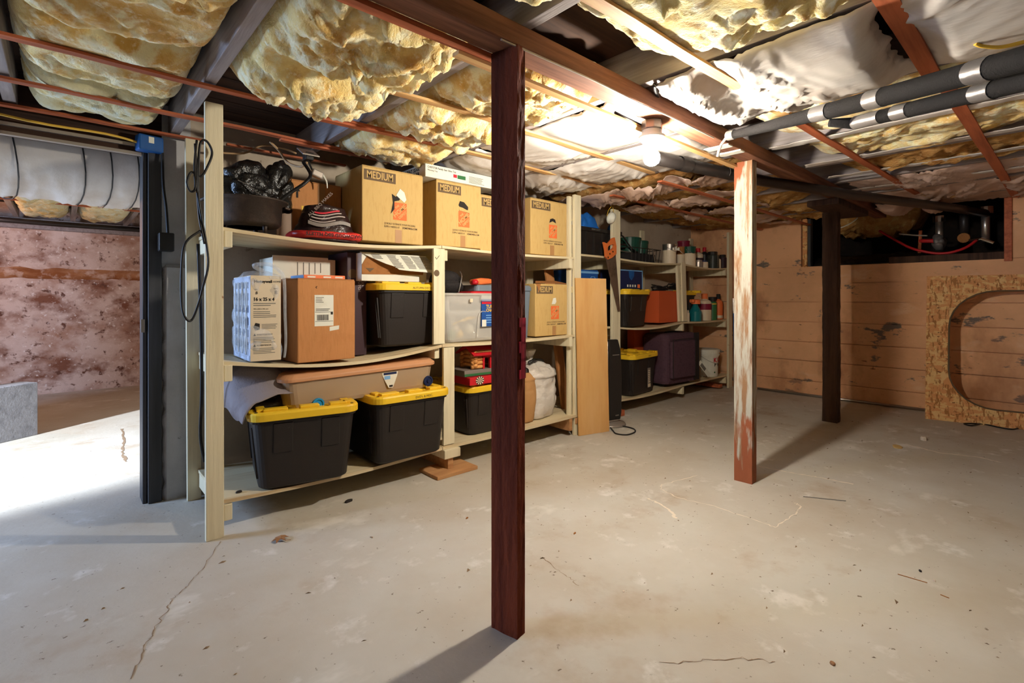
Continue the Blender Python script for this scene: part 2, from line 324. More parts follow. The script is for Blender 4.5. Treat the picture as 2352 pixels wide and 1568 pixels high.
# ------------------------------------------------------------------ structure
BW, FW, CZ = 3.55, 6.68, 2.14                     # back wall plane, far wall plane, underside of joists
fl = struct(P(B(-3.2, -2.6, -.12, 7.9, 8.6, 0), 'floor', 'concrete'))
def strip(pts, w, name, mat, seed=0, z=.0012):
    """a thin broken line lying on the floor, with its own ragged width"""
    rnd = random.Random(seed); P3 = [Vector((p[0], p[1], z)) for p in pts]; o = []
    for i in range(len(P3) - 1):
        for k in range(9): o.append(P3[i].lerp(P3[i + 1], k / 9) + Vector((rnd.gauss(0, .004), rnd.gauss(0, .004), 0)))
    o.append(P3[-1]); mb = MB(); n = len(o); vs = []
    for i, p in enumerate(o):
        d = (o[min(i + 1, n - 1)] - o[max(i - 1, 0)]).normalized(); r = Vector((-d.y, d.x, 0)) * w * rnd.uniform(.25, 1.1); vs += [p - r, p + r]
    mb.add(vs, [(2 * i, 2 * i + 2, 2 * i + 3, 2 * i + 1) for i in range(n - 1)])
    return P(mb, name, mat, fl)
fz = lambda *a: [aZ(x, y, 0) for x, y in a]
strip(fz((505, 1245), (470, 1300), (430, 1345), (395, 1375), (385, 1400), (350, 1455), (335, 1480), (300, 1560)), .0026, 'crack', 'crack', 1)
strip(fz((1600, 1092), (1520, 1112), (1520, 1125), (1560, 1143), (1650, 1165), (1765, 1205), (1780, 1212), (1825, 1180), (1840, 1163), (1825, 1155)), .004, 'mineral_line', 'efflo', 2)
strip(fz((1490, 1145), (1530, 1165), (1555, 1190)), .009, 'mineral_line', 'efflo', 3)
strip(fz((280, 985), (285, 1015), (280, 1040), (290, 1060)), .012, 'crack', 'crack', 4)
strip(fz((1240, 1278), (1290, 1315), (1330, 1345)), .002, 'crack', 'crack', 5)
strip(fz((1740, 1070), (1830, 1088), (1880, 1096), (1960, 1112)), .008, 'mineral_line', 'efflo', 6)
strip(fz((2080, 1020), (2160, 1040), (2250, 1050), (2300, 1062)), .010, 'mineral_line', 'efflo', 7)
strip(fz((1520, 1525), (1600, 1520), (1700, 1512), (1780, 1520)), .002, 'crack', 'crack', 8)
struct(P(B(.58, BW, 0, FW + .2, BW + .2, 2.32), 'wall_back', 'palewall'))
# pillar that ends the back wall at the doorway: a thicker rough lower part
pl = MB().box(.435, BW, 0, .58, BW + .25, 2.32)
def rough(u, v):
    z = 1.38 * v; x = .437 + u * .143
    n = noise.noise(Vector((x * 22, z * 9, 1))) * .007
    e = .012 * noise.noise(Vector((z * 14, 3, 3))) if u == 0 else 0
    return (x + e, BW - .05 + n + (.03 if (v > .99 or u < .01) else 0), z)
pl.grid(9, 70, rough)
struct(P(pl, 'wall_pillar', 'greywall'))
struct(P(B(-3.2, BW, 2.02, .435, BW + .12, 2.32), 'wall_doorway', 'subfloor'))
# far wall with the crawlspace opening; boards of the old formwork stand proud by a few millimetres
ob = [aX(1840, 608, FW).y, .33, 1.565]            # opening from y=.33 to 2.1, above z 1.565
mb = MB(); edges = [0, .19, .43, .66, .90, 1.14, 1.36, 1.565]
for i in range(7): mb.box(FW - .004 * (i * 37 % 3) - .001, -2.6, edges[i], FW + .2, BW + .2, edges[i + 1] - .007)
mb.box(FW, ob[0], 1.565, FW + .2, BW + .2, 2.32); mb.box(FW, -2.6, 1.565, FW + .2, ob[1], 2.32); mb.box(FW + .02, -2.6, 0, FW + .2, BW, 1.565)
struct(P(mb, 'wall_far', 'peachwall'))
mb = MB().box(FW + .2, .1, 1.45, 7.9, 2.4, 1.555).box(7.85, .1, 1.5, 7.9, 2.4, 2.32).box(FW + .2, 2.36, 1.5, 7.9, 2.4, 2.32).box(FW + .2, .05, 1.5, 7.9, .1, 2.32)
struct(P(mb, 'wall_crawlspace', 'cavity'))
# other room beyond the doorway
struct(P(B(-3.2, 8.4, 0, 2.6, 8.6, 2.32), 'wall_stained', 'stainwall'))
mb = MB().grid(60, 4, lambda u, v: (-1.2 + u * 3.6, 8.4 - .035 * math.sin(PI * v) - .012 * noise.noise(Vector((u * 40, v * 3, 0))), 1.42 + .13 * v + .02 * noise.noise(Vector((u * 20, 5, v)))))
struct(P(mb, 'trim_1', 'rust', smooth=True))
struct(P(B(-3.2, 8.30, 2.02, 2.6, 8.4, 2.14), 'trim_2', 'joist'))
struct(P(B(-1.6, 5.02, 0, -1.5, 6.3, 2.32), 'shadow_panel', 'palewall'))  # added unseen panel that cuts the daylight into a shadow edge
struct(P(B(1.6, 3.75, 0, 1.7, 8.4, 2.32), 'wall_side', 'palewall'))
# ceiling: boards above, joists below them
ceil = struct(P(B(-3.2, -2.6, 2.32, 7.9, 8.6, 2.40), 'ceiling', 'subfloor'))
JX = [-.19, .49, 1.22, 1.95, 2.67, 3.36, 4.08, 4.80, 5.50, 6.20]
for x in JX:
    P(B(x - .024, -2.4, CZ, x + .024, BW, 2.32), 'joist', 'joist', ceil, bevel=.003)
for x in (-.95, -.40, .10, .62, 1.2):
    P(B(x - .024, BW + .13, CZ, x + .024, 8.3, 2.32), 'joist', 'joist', ceil, bevel=.003)
for k in range(7): P(B(.515, 2.35 + .17 * k, 2.306, 1.195, 2.35 + .17 * k + .162, 2.319), 'board', 'subfloor', ceil)
# ------------------------------------------------------------------ doorway frame
d = T('door_frame', 'dark steel frame round the open doorway at the concrete pillar', 'door frame', (0, 0, 0))
P(B(.342, BW - .02, 0, .362, BW + .12, 2.03), 'frame_edge', 'darkframe', d, .003)
P(B(.366, BW - .045, 0, .430, BW + .05, 2.03), 'jamb', 'darkframe', d, .004)
P(B(-3.0, BW - .012, 2.0, .342, BW + .02, 2.018), 'header_flange', 'silver', d, .002)
P(B(-3.0, BW - .02, 2.045, .40, BW - .001, 2.064), 'header_flange', 'silver', d, .002)
P(B(-3.0, BW + .005, 2.018, .342, BW + .02, 2.045), 'header', 'beam', d)
P(B(.334, BW - .03, .985, .352, BW - .018, 1.06), 'strike_plate', 'steel', d, .001)
# ------------------------------------------------------------------ beam and posts
bm = T('support_beam', 'thick brown wooden beam under the joists along the room', 'beam', (0, 0, 0))
P(B(-1.2, 1.265, 2.06, 6.66, 1.372, CZ), 'timber', 'beam', bm, .006)
P(B(-.6, 1.374, 2.045, 1.165, 1.412, 2.063), 'edge_lath', 'lathred', bm, .001)
P(B(1.02, 1.40, 2.03, 3.28, 1.438, 2.044), 'edge_lath', 'lathpale', bm, .001)
P(B(2.96, 1.262, 2.052, 3.02, 1.42, 2.0595), 'paper_tape', 'whitecard', bm)
P(B(2.80, 1.262, 2.052, 2.86, 1.42, 2.0595), 'paper_tape', 'whitecard', bm)
P(MB().tube([(1.10, 1.268, 2.055), (1.3, 1.26, 2.053), (1.6, 1.259, 2.057), (1.9, 1.258, 2.05), (2.2, 1.258, 2.054), (2.62, 1.26, 2.05)], .004, 6, 4), 'wire', 'silver', bm)
def rough_post(w, dd, z0, z1, seed, amp, nz=90, ns=5):
    """rectangular post whose sides are sawn uneven"""
    rings = []
    for j in range(nz + 1):
        z = z0 + (z1 - z0) * j / nz; r = []
        for (ax, ay, bx, by) in ((-1, -1, 1, -1), (1, -1, 1, 1), (1, 1, -1, 1), (-1, 1, -1, -1)):
            for k in range(ns):
                t = k / ns; x, y = (ax + (bx - ax) * t) * w / 2, (ay + (by - ay) * t) * dd / 2
                n = noise.noise(Vector((x * 60 + seed, y * 60, z * 16))) * amp + noise.noise(Vector((x * 9 + seed, y * 9, z * 3))) * amp
                r.append((x + (n if abs(abs(x) - w / 2) < 1e-6 else 0), y + (n if abs(abs(y) - dd / 2) < 1e-6 else 0), z))
        rings.append(r)
    return MB().loft(rings)
t = T('support_post', 'dark reddish brown timber post standing in the middle of the open floor', 'post', (1.176, 1.318, 0), math.radians(11))
P(rough_post(.046, .115, 0, 2.058, 3, .0026, 160, 8), 'timber', 'post', t)
mb = MB()
for k in range(7):
    z = .92 + .03 * k; mb.box(-.006 - .010 * (k % 3 == 0), -.0618, z - .02, .0225, -.0590, z + .012 + .008 * (k % 2))
P(mb, 'paint_smear', 'magenta', t, label='magenta paint smear')
t = T('support_post', 'post with flaking white paint beyond the lit bulb', 'post', (3.275, 1.365, 0), math.radians(2))
P(rough_post(.074, .112, 0, 2.058, 9, .0016, 120), 'timber', 'postpaint', t)
t = T('support_post', 'dark brown weathered post before the crawlspace opening', 'post', (5.47, 1.47, 0), math.radians(0))
P(rough_post(.10, .125, 0, 2.0, 15, .006, 60), 'timber', 'postfar', t)
P(B(-.5, -.19, 2.0, .5, .06, 2.056), 'cap_block', 'postfar', t, .01)
# ------------------------------------------------------------------ insulation
LATH_Y = (.365, .975, 2.035, 2.555, 3.055, 3.46)
def held(x, y, z, seed):
    """the laths hold the soft insulation up: it hugs them in places and bulges past them in others"""
    if z > 2.136: return z
    d = min(abs(y - l) for l in LATH_Y); t = min(1, max(0, (d - .012) / .11)); t = t * t * (3 - 2 * t)
    lo = min(.75, max(.0, .12 + 1.1 * noise.noise(Vector((x * 2.6, y * .8, seed + .5)))))
    return 2.137 - (2.137 - z) * (lo + (1 - lo) * t)
def batt(label, x0, x1, y0, y1, z=2.13, sag=.05, amp=.06, seed=0, mat='foam', res=.014, st=(1, 1), name='insulation_batt', lip=.09, group=None):
    nu, nv = max(8, int((x1 - x0) / res)), max(8, int((y1 - y0) / res))
    def fn(u, v):
        x, y = x0 + u * (x1 - x0), y0 + v * (y1 - y0); q = Vector((x * st[0], y * st[1], seed * 7.3))
        e = (1 - abs(2 * u - 1) ** 7) * (1 - abs(2 * v - 1) ** 7); e = max(0, e)
        w = q + Vector((noise.noise(q * 4), noise.noise(q * 4 + Vector((9, 2, 1))), 0)) * .12
        b1 = abs(noise.noise(w * 5.2)); b2 = abs(noise.noise(w * 12.5 + Vector((3, 1, 5)))); b3 = abs(noise.noise(w * 27 + Vector((8, 1, 2)))); b4 = noise.noise(w * 48)
        b5 = abs(noise.noise(w * 40 + Vector((2, 7, 3))))
        h = amp * (.85 * math.sqrt(b1) + .85 * math.sqrt(b2) * (.45 + b1) + .40 * math.sqrt(b3) * (.5 + b2) + .13 * math.sqrt(b5) + .06 * b4)
        rag = .05 * noise.noise(Vector((x * 7, y * 7, seed))) + .02 * noise.noise(Vector((x * 24, y * 24, seed)))
        k = .03 * (1 - e)
        dx = .03 * noise.noise(w * 12 + Vector((1, 8, 1))); dy = .03 * noise.noise(w * 12 + Vector((5, 8, 7)))
        if v < .02 or v > .98: y += rag * 1.5
        if u < .02 or u > .98: dx = 0; x += rag * .25
        return (x + dx * e, y + dy * e, z + .02 + lip * (1 - e) - sag * .5 * e - h * e)
    def inb(u, v):
        q = fn(u, v); return (min(x1, max(x0, q[0])), q[1], held(q[0], q[1], q[2], seed))
    o = P(MB().grid(nu, nv, inb), name, mat, smooth=True)
    tag(o, label, 'insulation', group); return o
def facing(label, x0, x1, y0, y1, z=2.13, sag=.05, seed=0, mat='sheet', res=.016, dirn=(1, .25), wr=.016, name='insulation_facing', group=None, tilt=0):
    nu, nv = max(8, int((x1 - x0) / res)), max(8, int((y1 - y0) / res))
    def fn(u, v):
        x, y = x0 + u * (x1 - x0), y0 + v * (y1 - y0); ca, sa = math.cos(seed * 1.9), math.sin(seed * 1.9); q = Vector(((x * ca - y * sa) * 1.25, (x * sa + y * ca) * .34, seed * 5.1))
        e = (1 - (2 * u - 1) ** 4); ev = 1 - abs(2 * v - 1) ** 10
        w = q + Vector((noise.noise(q * 2.2), noise.noise(q * 2.2 + Vector((4, 4, 4))), 0)) * .22
        r = .5 * (1 - abs(noise.noise(w * 4))) ** 9 + .55 * (1 - abs(noise.noise(w * 9 + Vector((3, 3, 3))))) ** 11 + .4 * (1 - abs(noise.noise(w * 20))) ** 9
        h = sag * e * (1 + .5 * noise.noise(q * 1.3)) + wr * 1.4 * r * max(.1, .6 + noise.noise(q * 2.5) * 1.2)
        if v < .02 or v > .98: y += .035 * noise.noise(Vector((x * 11, y, seed))) + .012 * noise.noise(Vector((x * 40, y, seed)))
        if u < .01 or u > .99: x += .014 * noise.noise(Vector((y * 14, x, seed)))
        return (x, y, z - h * (.3 + .7 * ev) + tilt * (v - .5))
    def inb(u, v):
        q = fn(u, v); return (min(x1, max(x0, q[0])), q[1], q[2] if name == 'paper_strip' else held(q[0], q[1], q[2], seed))
    o = P(MB().grid(nu, nv, inb), name, mat, smooth=True, solid=.0015)
    tag(o, label, 'insulation', group); return o
batt('big tan insulation pillow at the ceiling before the blue-grey joist, nearest the camera', -.16, .455, 1.35, 2.36, z=2.155, sag=.06, amp=.055, seed=1, st=(.7, 1))
batt('second tan insulation lump between the doorway and the big pillow', -.15, .45, 2.33, 2.98, z=2.165, sag=.05, amp=.05, seed=2, st=(.6, 1))
batt('greenish insulation lump right over the doorway header', -.14, .43, 2.93, 3.48, z=2.165, sag=.045, amp=.045, seed=3, mat='foamcool', st=(.5, 1))
batt('large torn yellow insulation clump between two joists above the shelf front', .525, 1.19, 1.44, 2.52, sag=.06, amp=.085, seed=4)
batt('yellow insulation between the grey joist and the middle post', 1.255, 1.92, 1.44, 2.02, sag=.05, amp=.05, seed=5, mat='foam')
batt('yellow insulation lump above the moving boxes beside the pale lath', 1.255, 1.92, 1.98, 2.54, sag=.055, amp=.065, seed=6)
batt('yellow ragged insulation over the first moving box at the back wall', 1.255, 1.92, 2.5, 3.2, sag=.05, amp=.06, seed=7)
batt('cream insulation clump over the top of the middle post', .525, 1.19, .30, 1.20, sag=.05, amp=.05, seed=8, mat='foampale')
batt('pale pitted insulation between beam and pale lath above the lamp', 1.25, 1.92, -.45, 1.16, z=2.14, sag=.035, amp=.055, seed=9, mat='foampale', res=.012)
facing('big wrinkled white insulation facing between the two laths beside the bulb', 1.93, 2.66, .40, 1.22, z=2.13, sag=.075, seed=1, wr=.03, dirn=(.9, .5))
facing('wrinkled white insulation facing beyond the red lath, at the pipe end', 1.93, 2.66, -.5, .36, z=2.13, sag=.05, seed=2, wr=.022, dirn=(.6, .9))
batt('yellow insulation tufts peeping out above the foam pipes', 2.70, 3.32, -.5, 1.2, z=2.15, sag=.01, amp=.05, seed=10, st=(1, .6))
facing('bright white insulation facing over the beam, nearest the lit bulb', 1.98, 2.64, 1.45, 2.5, z=2.15, sag=.05, seed=3, wr=.03, dirn=(.8, .6))
facing('white insulation facing above the boxes at the back wall', 1.98, 2.64, 2.5, 3.5, z=2.15, sag=.06, seed=4, wr=.02, dirn=(.8, .4))
facing('white insulation facing behind the bulb over the end of the first shelf', 2.70, 3.33, 1.45, 3.5, z=2.15, sag=.05, seed=5, wr=.025, dirn=(.7, .6))
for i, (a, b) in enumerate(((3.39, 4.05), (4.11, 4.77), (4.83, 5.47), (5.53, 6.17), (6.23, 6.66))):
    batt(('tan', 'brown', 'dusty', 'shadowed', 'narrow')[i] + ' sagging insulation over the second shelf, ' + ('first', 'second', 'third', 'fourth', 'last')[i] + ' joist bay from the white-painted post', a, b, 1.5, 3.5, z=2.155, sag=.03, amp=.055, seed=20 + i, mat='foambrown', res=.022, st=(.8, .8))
    facing('torn aged facing hanging under the insulation over the second shelf, ' + ('first', 'second', 'third', 'fourth', 'last')[i] + ' bay', a + .08, b - .22, 1.7 + .1 * i, 3.2 - .2 * i, z=2.10, sag=.02, seed=30 + i, mat='sheetdim', res=.022, wr=.06, dirn=(1, 1))
batt('yellow insulation beyond the foam pipes, first joist bay', 3.39, 4.05, -.6, 1.2, z=2.185, sag=.02, amp=.065, seed=11, mat='foam', res=.018, st=(1, .5))
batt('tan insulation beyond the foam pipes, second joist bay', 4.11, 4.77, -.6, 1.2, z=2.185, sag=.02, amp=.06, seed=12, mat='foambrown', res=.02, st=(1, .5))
facing('pinkish insulation facing beyond the foam pipes, third joist bay', 4.83, 5.47, -.8, 1.2, z=2.165, sag=.03, seed=6, mat='sheetdim', wr=.03, dirn=(.7, .6))
facing('narrow pinkish insulation facing right above the crawlspace opening', 6.23, 6.66, -.8, 1.2, z=2.165, sag=.03, seed=17, mat='sheetdim', wr=.03)
facing('pinkish insulation facing in the bay before the crawlspace opening', 5.53, 6.17, -.8, 1.2, z=2.165, sag=.04, seed=7, mat='sheetdim', wr=.035, dirn=(.7, .5))
facing('white torn facing hanging over the crawlspace opening', 5.9, 6.6, .75, 1.22, z=2.10, sag=.06, seed=8, mat='sheetdim', wr=.04, dirn=(.5, 1))
for i, x in enumerate((3.30, 3.92, 4.43, 5.1)):
    o = facing('white paper strip along a joist edge beyond the foam pipes, ' + ('first', 'second', 'third', 'fourth')[i] + ' from the beam post', x, x + .085, -.7, 1.22, z=2.130, sag=.004, seed=40 + i, mat='sheet', res=.02, wr=.006, dirn=(1, .3), name='paper_strip')
# other room
def tubebatt(label, mat, y0, z0, ry, rz, x0, x1, seed, sub=None):
    def fn(u, v):
        a = PI * v; x = x0 + u * (x1 - x0); n = noise.noise(Vector((x * 2.2, v * 3, seed))) * .03 + .02 * (1 - abs(noise.noise(Vector((x * 9, v * 2.5, seed))))) ** 6
        return (x, y0 - math.cos(a) * ry, z0 - math.sin(a) * (rz + n))
    return tag(P(MB().grid(110, 26, fn), 'insulation_facing', mat, smooth=True), label, 'insulation')
hb = tubebatt('smooth white insulation roll tied under the joists just beyond the doorway', 'sheet', 4.22, 2.13, .44, .33, -1.2, 1.5, 3)
for i, x in enumerate((-.21, .075, .20, .33)):
    pts = [(x + .03 * math.sin(a * 2) - (.10 * max(0, a - 1.5) if i == 0 else 0), 4.22 - math.cos(a) * .45, 2.13 - math.sin(a) * .352) for a in [.15 + .24 * k for k in range(10)]]
    tag(P(MB().tube(pts, .004, 5), 'tie_string', 'cable'), ('dark string tied round the white roll, nearest the frame edge', 'dark string with a red knot on the white roll', 'thin string between the red knot and the doorframe', 'dark string on the white roll right beside the doorframe')[i], 'string')
batt('greenish insulation bay beyond the white roll, over the stained wall', -.37, .07, 4.75, 8.2, sag=.02, amp=.05, seed=50, mat='foamcool', res=.03)
batt('yellow-green insulation bay beside the doorframe, over the stained wall', .13, .59, 4.75, 8.2, sag=.02, amp=.05, seed=51, mat='foamcool', res=.03)
for i, y in enumerate((5.9, 6.6)):
    tag(P(B(-1.4, y, 2.105, 1.5, y + .04, 2.12), 'ceiling_lath', 'lathred'), ('red lath under the greenish insulation beyond the doorway, first from the white roll', 'red lath under the greenish insulation beyond the doorway, second from the white roll')[i], 'lath')
tag(P(MB().tube([(-1.5, 7.6, 2.03), (0, 7.62, 2.02), (1.5, 7.6, 2.03)], .03, 10), 'drain_pipe', 'abs', smooth=True), 'black pipe along the top of the stained wall beyond the doorway', 'pipe')
# ------------------------------------------------------------------ laths under the joists
def lath(label, y0, y1, x0, x1, mat, w=.042, z=2.122, group=None, sagz=.008):
    rings = []
    n = 14
    for i in range(n + 1):
        t_ = i / n; x = x0 + (x1 - x0) * t_; y = y0 + (y1 - y0) * t_ + .004 * noise.noise(Vector((x * 2, y0, 1))); zz = z - sagz * abs(math.sin(x * 4.3)) * .5
        rings.append([(x, y - w / 2, zz), (x, y + w / 2, zz), (x, y + w / 2, zz + .012), (x, y - w / 2, zz + .012)])
    return tag(P(MB().loft(rings), 'ceiling_lath', mat), label, 'lath', group)
lath('red lath running over the doorway side from the first insulation pillow', 2.545, 2.56, -.7, 1.34, 'lathred')
lath('orange lath overlapping the red one over the shelf top', 2.585, 2.54, .98, 1.68, 'lathred', z=2.110)
lath('orange-brown lath over the moving boxes behind the middle post', 2.55, 2.62, 1.55, 3.4, 'lathpale')
lath('red lath above the black bag and the pot', 3.05, 3.06, -.7, 1.30, 'lathred')
lath('red lath overlapping behind the black bag, toward the labelled carton', 3.075, 3.08, .95, 1.75, 'lathred', z=2.110)
lath('red lath close to the doorway header', 3.46, 3.46, -.7, .72, 'lathred')
lath('narrow red lath at the back wall over the pot', 3.44, 3.43, .75, 1.5, 'lathred', w=.03)
lath('pale orange lath from the yellow clump to the middle post', 2.05, 2.01, 1.05, 1.78, 'lathpale')
lath('golden lath passing behind the lit bulb', 2.03, 2.06, 1.74, 3.3, 'lathpale')
lath('long pale lath running over the bulb toward the foam pipes', 1.0, .95, .9, 2.78, 'lathpale', w=.05)
lath('reddish lath continuing from the pale one beyond the foam pipes', .95, .84, 2.76, 6.6, 'lathred', w=.045)
lath('broad red grained lath ending at the foam pipes', .37, .36, 1.5, 2.86, 'lathred', w=.06)
lath('red lath beyond the pipes ending at the crawlspace post', .34, .27, 2.84, 6.6, 'lathred', w=.055)
lath('dim lath over the second shelf near its front', 2.55, 2.55, 3.45, 6.6, 'lathred', z=2.05)
lath('dim lath over the second shelf halfway to the beam', 2.0, 2.0, 3.3, 6.6, 'lathred', z=2.05)
# ------------------------------------------------------------------ pipes and wiring overhead
pp = T('insulated_pipe', 'upper black foam-wrapped pipe bound with silver tape', 'pipe', (0, 0, 0))
def along(px, py, dep): d_ = ray(px, py); return Vector((d_.x * dep, d_.y * dep, EYE + d_.z * dep))
A = [along(1672, 312, 2.62), along(1720, 301, 2.5), along(1946, 244, 1.98), along(2150, 190, 1.60), along(2352, 135, 1.32), along(2640, 60, 1.0)]
P(MB().tube(A, [.020, .023, .034, .034, .034, .034], 18), 'foam_sleeve', 'pipefoam', pp, smooth=True)
A2 = [along(1905, 282, 2.07), along(1960, 283, 2.05), along(2100, 249, 1.77), along(2250, 213, 1.53), along(2400, 176, 1.33), along(2640, 105, 1.02)]
p2 = T('insulated_pipe', 'lower black foam-wrapped pipe tucked under the first', 'pipe', (0, 0, 0))
P(MB().tube(A2, [.016, .024, .027, .027, .027, .027], 18), 'foam_sleeve', 'pipefoam', p2, smooth=True)
def band(parent, q0, q1, r, name='tape_band', mat='ducttape', other=None):
    P(MB().tube([q0, q0.lerp(q1, .5), q1], r, 18, caps=False), name, mat, parent, smooth=True)
def on(a, px):                                    # point of a polyline at picture column px
    for i in range(len(a) - 1):
        xs = [CX + F * (q.x * math.sin(YAW) - q.y * math.cos(YAW)) / (q.x * math.cos(YAW) + q.y * math.sin(YAW)) for q in (a[i], a[i + 1])]
        if xs[0] <= px <= xs[1]: return a[i].lerp(a[i + 1], (px - xs[0]) / (xs[1] - xs[0]))
band(pp, on(A, 1880), on(A, 1912), [.032, .0345]); band(pp, on(A, 2005), on(A, 2042), .0355); band(pp, on(A, 2240), on(A, 2288), .0355)
band(pp, A[0], on(A, 1688), .0245); band(p2, on(A2, 1966), on(A2, 2030), .027); band(p2, on(A2, 2060), on(A2, 2092), .0285); band(p2, on(A2, 2242), on(A2, 2290), .029)
P(MB().tube([A[0], along(1655, 335, 2.72), along(1648, 360, 2.74)], .008, 8, 4), 'bare_pipe_end', 'silver', pp, smooth=True)
dp = T('drain_pipe', 'long black drain pipe hung under the ceiling toward the crawlspace', 'pipe', (0, 0, 0))
D = [aZ(1500, 362, 2.03), aZ(1560, 375, 2.03), aZ(1750, 415, 2.03), aZ(1960, 448, 2.03), aZ(2192, 478, 2.03), Vector((7.0, .45, 2.03))]
P(MB().tube(D, .04, 14), 'pipe_run', 'abs', dp, smooth=True)
band(dp, on(D, 1560), on(D, 1580), .046, 'coupling', 'abs')
for px in (1655, 1682):
    c = on(D, px); P(MB().tube([c + Vector((.0, -.05 * math.cos(a), .05 * math.sin(a))) for a in [-.6 + .45 * k for k in range(9)]], .002, 5), 'hanger_wire', 'steel', dp)
jb = T('lamp_socket', 'ceiling junction box with lit bare bulb in a white porcelain holder', 'lamp', (2.17, 1.36, 0))
P(MB().lathe([(.048, 2.012), (.052, 2.016), (.052, 2.058)], seg=8), 'junction_box', 'boxsteel', jb, .003)
P(MB().lathe([(.010, 2.008), (.012, 2.0125)], (.012, -.025, 0), 12), 'knockout', 'steel', jb)
P(MB().lathe([(.030, 1.935), (.036, 1.945), (.062, 1.972), (.064, 1.984), (.05, 1.990), (.048, 2.012)], seg=28), 'lampholder', 'porcelain', jb, smooth=True)
P(MB().lathe([(.001, 1.838), (.018, 1.841), (.033, 1.852), (.040, 1.870), (.038, 1.890), (.028, 1.910), (.018, 1.926), (.016, 1.938)], seg=28), 'bulb', 'bulb', jb, smooth=True)
tag(P(MB().tube([aZ(1503, 195, 2.12), along(1512, 225, 2.35), along(1536, 258, 2.45), along(1540, 275, 2.5), aY(1532, 283, 1.335)], .009, 7, 5), 'lamp_cable', 'cable', smooth=True), 'black cable dropping from the facing to the lamp box', 'cable')
tag(P(MB().tube([aZ(1412, 258, 2.06), aZ(1440, 272, 2.05), aZ(1475, 288, 2.045), aZ(1490, 288, 2.04)], .007, 6, 5), 'lamp_cable', 'cable', smooth=True), 'cable along the pale lath into the lamp box', 'cable')
tag(P(MB().tube([along(2240, 100, 1.75), along(2256, 106, 1.75), along(2300, 108, 1.74), along(2352, 96, 1.72)], .007, 6, 6), 'yellow_cable', 'yellowcable', smooth=True), 'yellow cable looping above the foam pipes', 'cable')
bx = T('electrical_box', 'blue plastic electrical box hung at the doorway header', 'electrical box', (.37, 3.50, 2.06), math.radians(10))
P(B(-.06, -.04, -.045, .06, .035, .045), 'housing', 'bluebox', bx, .008); P(B(-.014, -.042, .0, .012, -.0405, .035), 'paper_label', 'whitecard', bx)
P(MB().tube([(-.9, .03, .03), (-.5, .02, .0), (-.2, .0, .01), (-.06, 0, 0)], .006, 6, 4), 'feed_cable', 'yellowcable', bx)
sb = T('switch_box', 'black switch box on the grey pillar with cable above', 'switch', (.43, 3.46, 1.50))
P(B(-.022, -.04, -.05, .05, .03, .055), 'housing', 'black', sb, .006); P(MB().tube([(.02, -.02, .05), (.012, -.015, .2), (.0, .0, .34), (.0, .02, .52)], .008, 7, 5), 'cable', 'cable', sb)
# ------------------------------------------------------------------ first storage rack
SF = 2.80                                          # plane of the rack front
def sagline(x, ends, z0, dips):
    for (a, b), d_ in zip(zip(ends, ends[1:]), dips):
        if a <= x <= b: return z0 - d_ * math.sin(PI * (x - a) / (b - a))
    return z0
def rest(f_, x, hw): return max(f_(x + hw * k / 8) for k in range(-8, 9)) + .001
E1 = (.58, 1.90, 3.30)
ztop = lambda x: sagline(x, E1, 1.537, (.034, .012)); zmid = lambda x: sagline(x, E1, .868, (.062, .012)); zlow = lambda x: sagline(x, E1, .178, (.022, .006))
def board(mb, x0, x1, y0, y1, fz_, th=.018, n=24):
    b = len(mb.v); vs = []; fs = []
    for i in range(n + 1):
        x = x0 + (x1 - x0) * i / n; z = fz_(x); vs += [(x, y0, z - th), (x, y1, z - th), (x, y1, z), (x, y0, z)]
    for i in range(n):
        a = 4 * i; fs += [(a, a + 4, a + 5, a + 1), (a + 1, a + 5, a + 6, a + 2), (a + 2, a + 6, a + 7, a + 3), (a + 3, a + 7, a + 4, a)]
    fs += [(0, 1, 2, 3), (4 * n + 3, 4 * n + 2, 4 * n + 1, 4 * n)]
    return mb.add(vs, fs)
rk = T('storage_rack', 'long cream-painted plank rack against the back wall, nearest the doorway', 'storage rack', (0, 0, 0))
def lean(x0, x1, y0, y1, z0, z1, dx=0): 
    return MB().add([(x0 + dx, y0, z0), (x1 + dx, y0, z0), (x1 + dx, y1, z0), (x0 + dx, y1, z0), (x0, y0, z1), (x1, y0, z1), (x1, y1, z1), (x0, y1, z1)], [(3, 2, 1, 0), (4, 5, 6, 7), (0, 1, 5, 4), (1, 2, 6, 5), (2, 3, 7, 6), (3, 0, 4, 7)])
P(lean(.512, .590, 2.772, 2.800, 0, 2.135, .004), 'upright', 'rack', rk, .003)
P(lean(.530, .600, 3.40, 3.43, 0, 2.11, .01), 'upright', 'rack', rk, .003)
P(lean(1.835, 1.925, 2.80, 2.822, .872, 1.515), 'upright', 'rack', rk, .003)
P(lean(1.915, 2.005, 2.80, 2.822, .182, .845), 'upright', 'rack', rk, .003)
P(lean(3.268, 3.352, 2.80, 2.83, 0, 2.075), 'upright', 'rack', rk, .003)
P(lean(3.225, 3.265, 2.83, 2.86, .14, 2.06), 'upright', 'rack', rk, .003)
for x in (1.88, 3.28): P(lean(x, x + .08, 3.40, 3.43, 0, 2.04), 'upright', 'rack', rk, .003)
for f_, y0 in ((ztop, 2.802), (zmid, 2.798), (zlow, 2.79)):
    P(board(MB(), .592, 1.898, y0, 3.40, f_), 'shelf_board', 'rackboard', rk)
    P(board(MB(), 1.902, 3.262 if f_ is not zlow else 3.36, y0, 3.40, f_), 'shelf_board', 'rackboard', rk)
for (x, z) in ((.596, 1.435), (.596, .765), (.596, .072), (3.185, 1.435), (3.185, .77)):
    P(B(x, 2.785, z, x + .038, 3.42, z + .082), 'cleat', 'rack', rk, .004)
